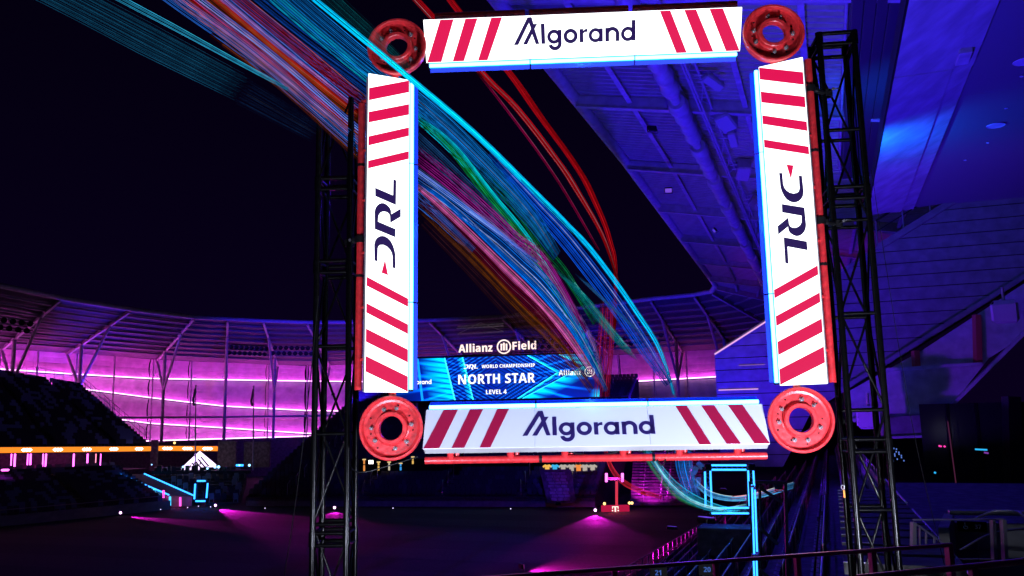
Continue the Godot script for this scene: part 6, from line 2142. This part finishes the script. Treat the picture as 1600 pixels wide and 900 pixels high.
	streak("left streak of the red pair over the top bar", [Vector3(-1.64, 12.50, -6.62), Vector3(-0.95, 12.04, -7.50), Vector3(-0.64, 11.83, -7.90), Vector3(-0.25, 11.62, -8.60), Vector3(0.10, 11.78, -10.00), Vector3(0.66, 12.17, -13.00), Vector3(1.32, 12.72, -17.00), Vector3(2.90, 13.48, -26.00), Vector3(5.02, 14.45, -40.00)], [0.167, 0.146, 0.153, 0.154, 0.149, 0.165, 0.190, 0.155, 0.119], 18, 0.00031, Color(0.34, 0.006, 0.012), 0.7, Vector3(0.8, -0.5, 0.1))
	streak("right streak of the red pair over the top bar", [Vector3(-1.15, 12.46, -6.62), Vector3(-0.61, 12.03, -7.50), Vector3(-0.36, 11.84, -7.90), Vector3(0.04, 11.61, -8.60), Vector3(0.39, 11.66, -10.00), Vector3(1.02, 11.98, -13.00), Vector3(1.67, 12.54, -17.00), Vector3(3.04, 13.56, -26.00), Vector3(4.92, 14.91, -40.00), Vector3(6.65, 13.64, -56.00)], [0.142, 0.123, 0.130, 0.128, 0.134, 0.146, 0.152, 0.155, 0.149, 0.167], 14, 0.00032, Color(0.32, 0.006, 0.012), 0.7, Vector3(0.8, -0.5, 0.1))
	streak("faint dark red fringe beside the red pair", [Vector3(-0.32, 11.58, -8.40), Vector3(0.00, 11.73, -10.00), Vector3(0.54, 12.05, -13.00), Vector3(1.21, 12.45, -17.00), Vector3(2.69, 13.21, -26.00)], [0.063, 0.067, 0.078, 0.089, 0.097], 8, 0.00025, Color(0.12, 0.002, 0.03), 1.0, Vector3(0.8, -0.5, 0.1))
	streak("short red smear by the scoreboard's right end", [Vector3(5.86, 15.21, -52.00), Vector3(6.47, 13.15, -60.00), Vector3(6.68, 9.76, -66.00)], [0.854, 1.164, 1.182], 24, 0.00026, Color(0.25, 0.01, 0.05), 0.8, Vector3(1, 0, 0))
	streak("red tail swinging under the bottom pipe to the far stairs", [Vector3(6.17, 6.10, -60.00), Vector3(6.78, 4.69, -62.00), Vector3(7.76, 3.57, -64.00), Vector3(9.32, 2.70, -66.00), Vector3(11.26, 2.02, -68.00)], [0.448, 0.416, 0.382, 0.345, 0.254], 8, 0.00025, Color(0.55, 0.02, 0.04), 1.0, Vector3(0.3, 0.9, 0))
	streak("cyan green loop dipping through the small blue gate", [Vector3(4.23, 7.08, -28.40), Vector3(4.89, 6.38, -29.80), Vector3(5.77, 5.51, -31.20), Vector3(6.97, 4.84, -32.70), Vector3(8.08, 4.54, -33.40), Vector3(8.81, 4.70, -33.40)], [0.212, 0.267, 0.373, 0.342, 0.199, 0.150], 11, 0.00026, Color(0.02, 0.36, 0.6), 1.3, Vector3(0.3, 0.9, 0))
	streak("white cyan core of the loop through the small blue gate", [Vector3(4.43, 6.77, -28.40), Vector3(5.30, 5.86, -30.50), Vector3(6.34, 5.06, -31.90), Vector3(7.62, 4.64, -33.00), Vector3(8.69, 4.72, -33.40)], [0.064, 0.091, 0.095, 0.099, 0.075], 5, 0.00024, Color(0.25, 0.7, 0.85), 1.0, Vector3(0.3, 0.9, 0))
	streak("green edge of the loop below the bottom pipe", [Vector3(4.17, 6.98, -28.40), Vector3(4.71, 6.28, -29.80), Vector3(5.65, 5.32, -31.20), Vector3(6.84, 4.73, -32.70)], [0.127, 0.133, 0.140, 0.122], 6, 0.00025, Color(0.02, 0.2, 0.08), 1.0, Vector3(0.3, 0.9, 0))
	streak("upper blue and red tail of the loop ending over the seats", [Vector3(6.49, 5.74, -31.90), Vector3(7.23, 5.21, -32.70), Vector3(8.34, 4.96, -33.40), Vector3(9.25, 5.19, -32.70), Vector3(9.86, 5.59, -31.20)], [0.190, 0.195, 0.174, 0.220, 0.210], 8, 0.00027, Color(0.06, 0.3, 0.7), 1.4, Vector3(0.2, 0.95, 0))
	streak("red part of the loop's upper tail", [Vector3(8.05, 4.99, -33.40), Vector3(8.71, 5.03, -33.40), Vector3(9.37, 5.24, -32.70), Vector3(9.59, 5.51, -31.20)], [0.100, 0.125, 0.122, 0.093], 5, 0.00024, Color(0.55, 0.01, 0.06), 1.0, Vector3(0.2, 0.95, 0))
	streak("upright blue strands falling between the pipe and the loop", [Vector3(6.80, 6.82, -35.50), Vector3(6.86, 5.92, -35.50), Vector3(6.84, 5.03, -34.10)], [0.636, 0.636, 0.560], 23, 0.00026, Color(0.008, 0.12, 0.5), 1.3, Vector3(1, 0, 0))
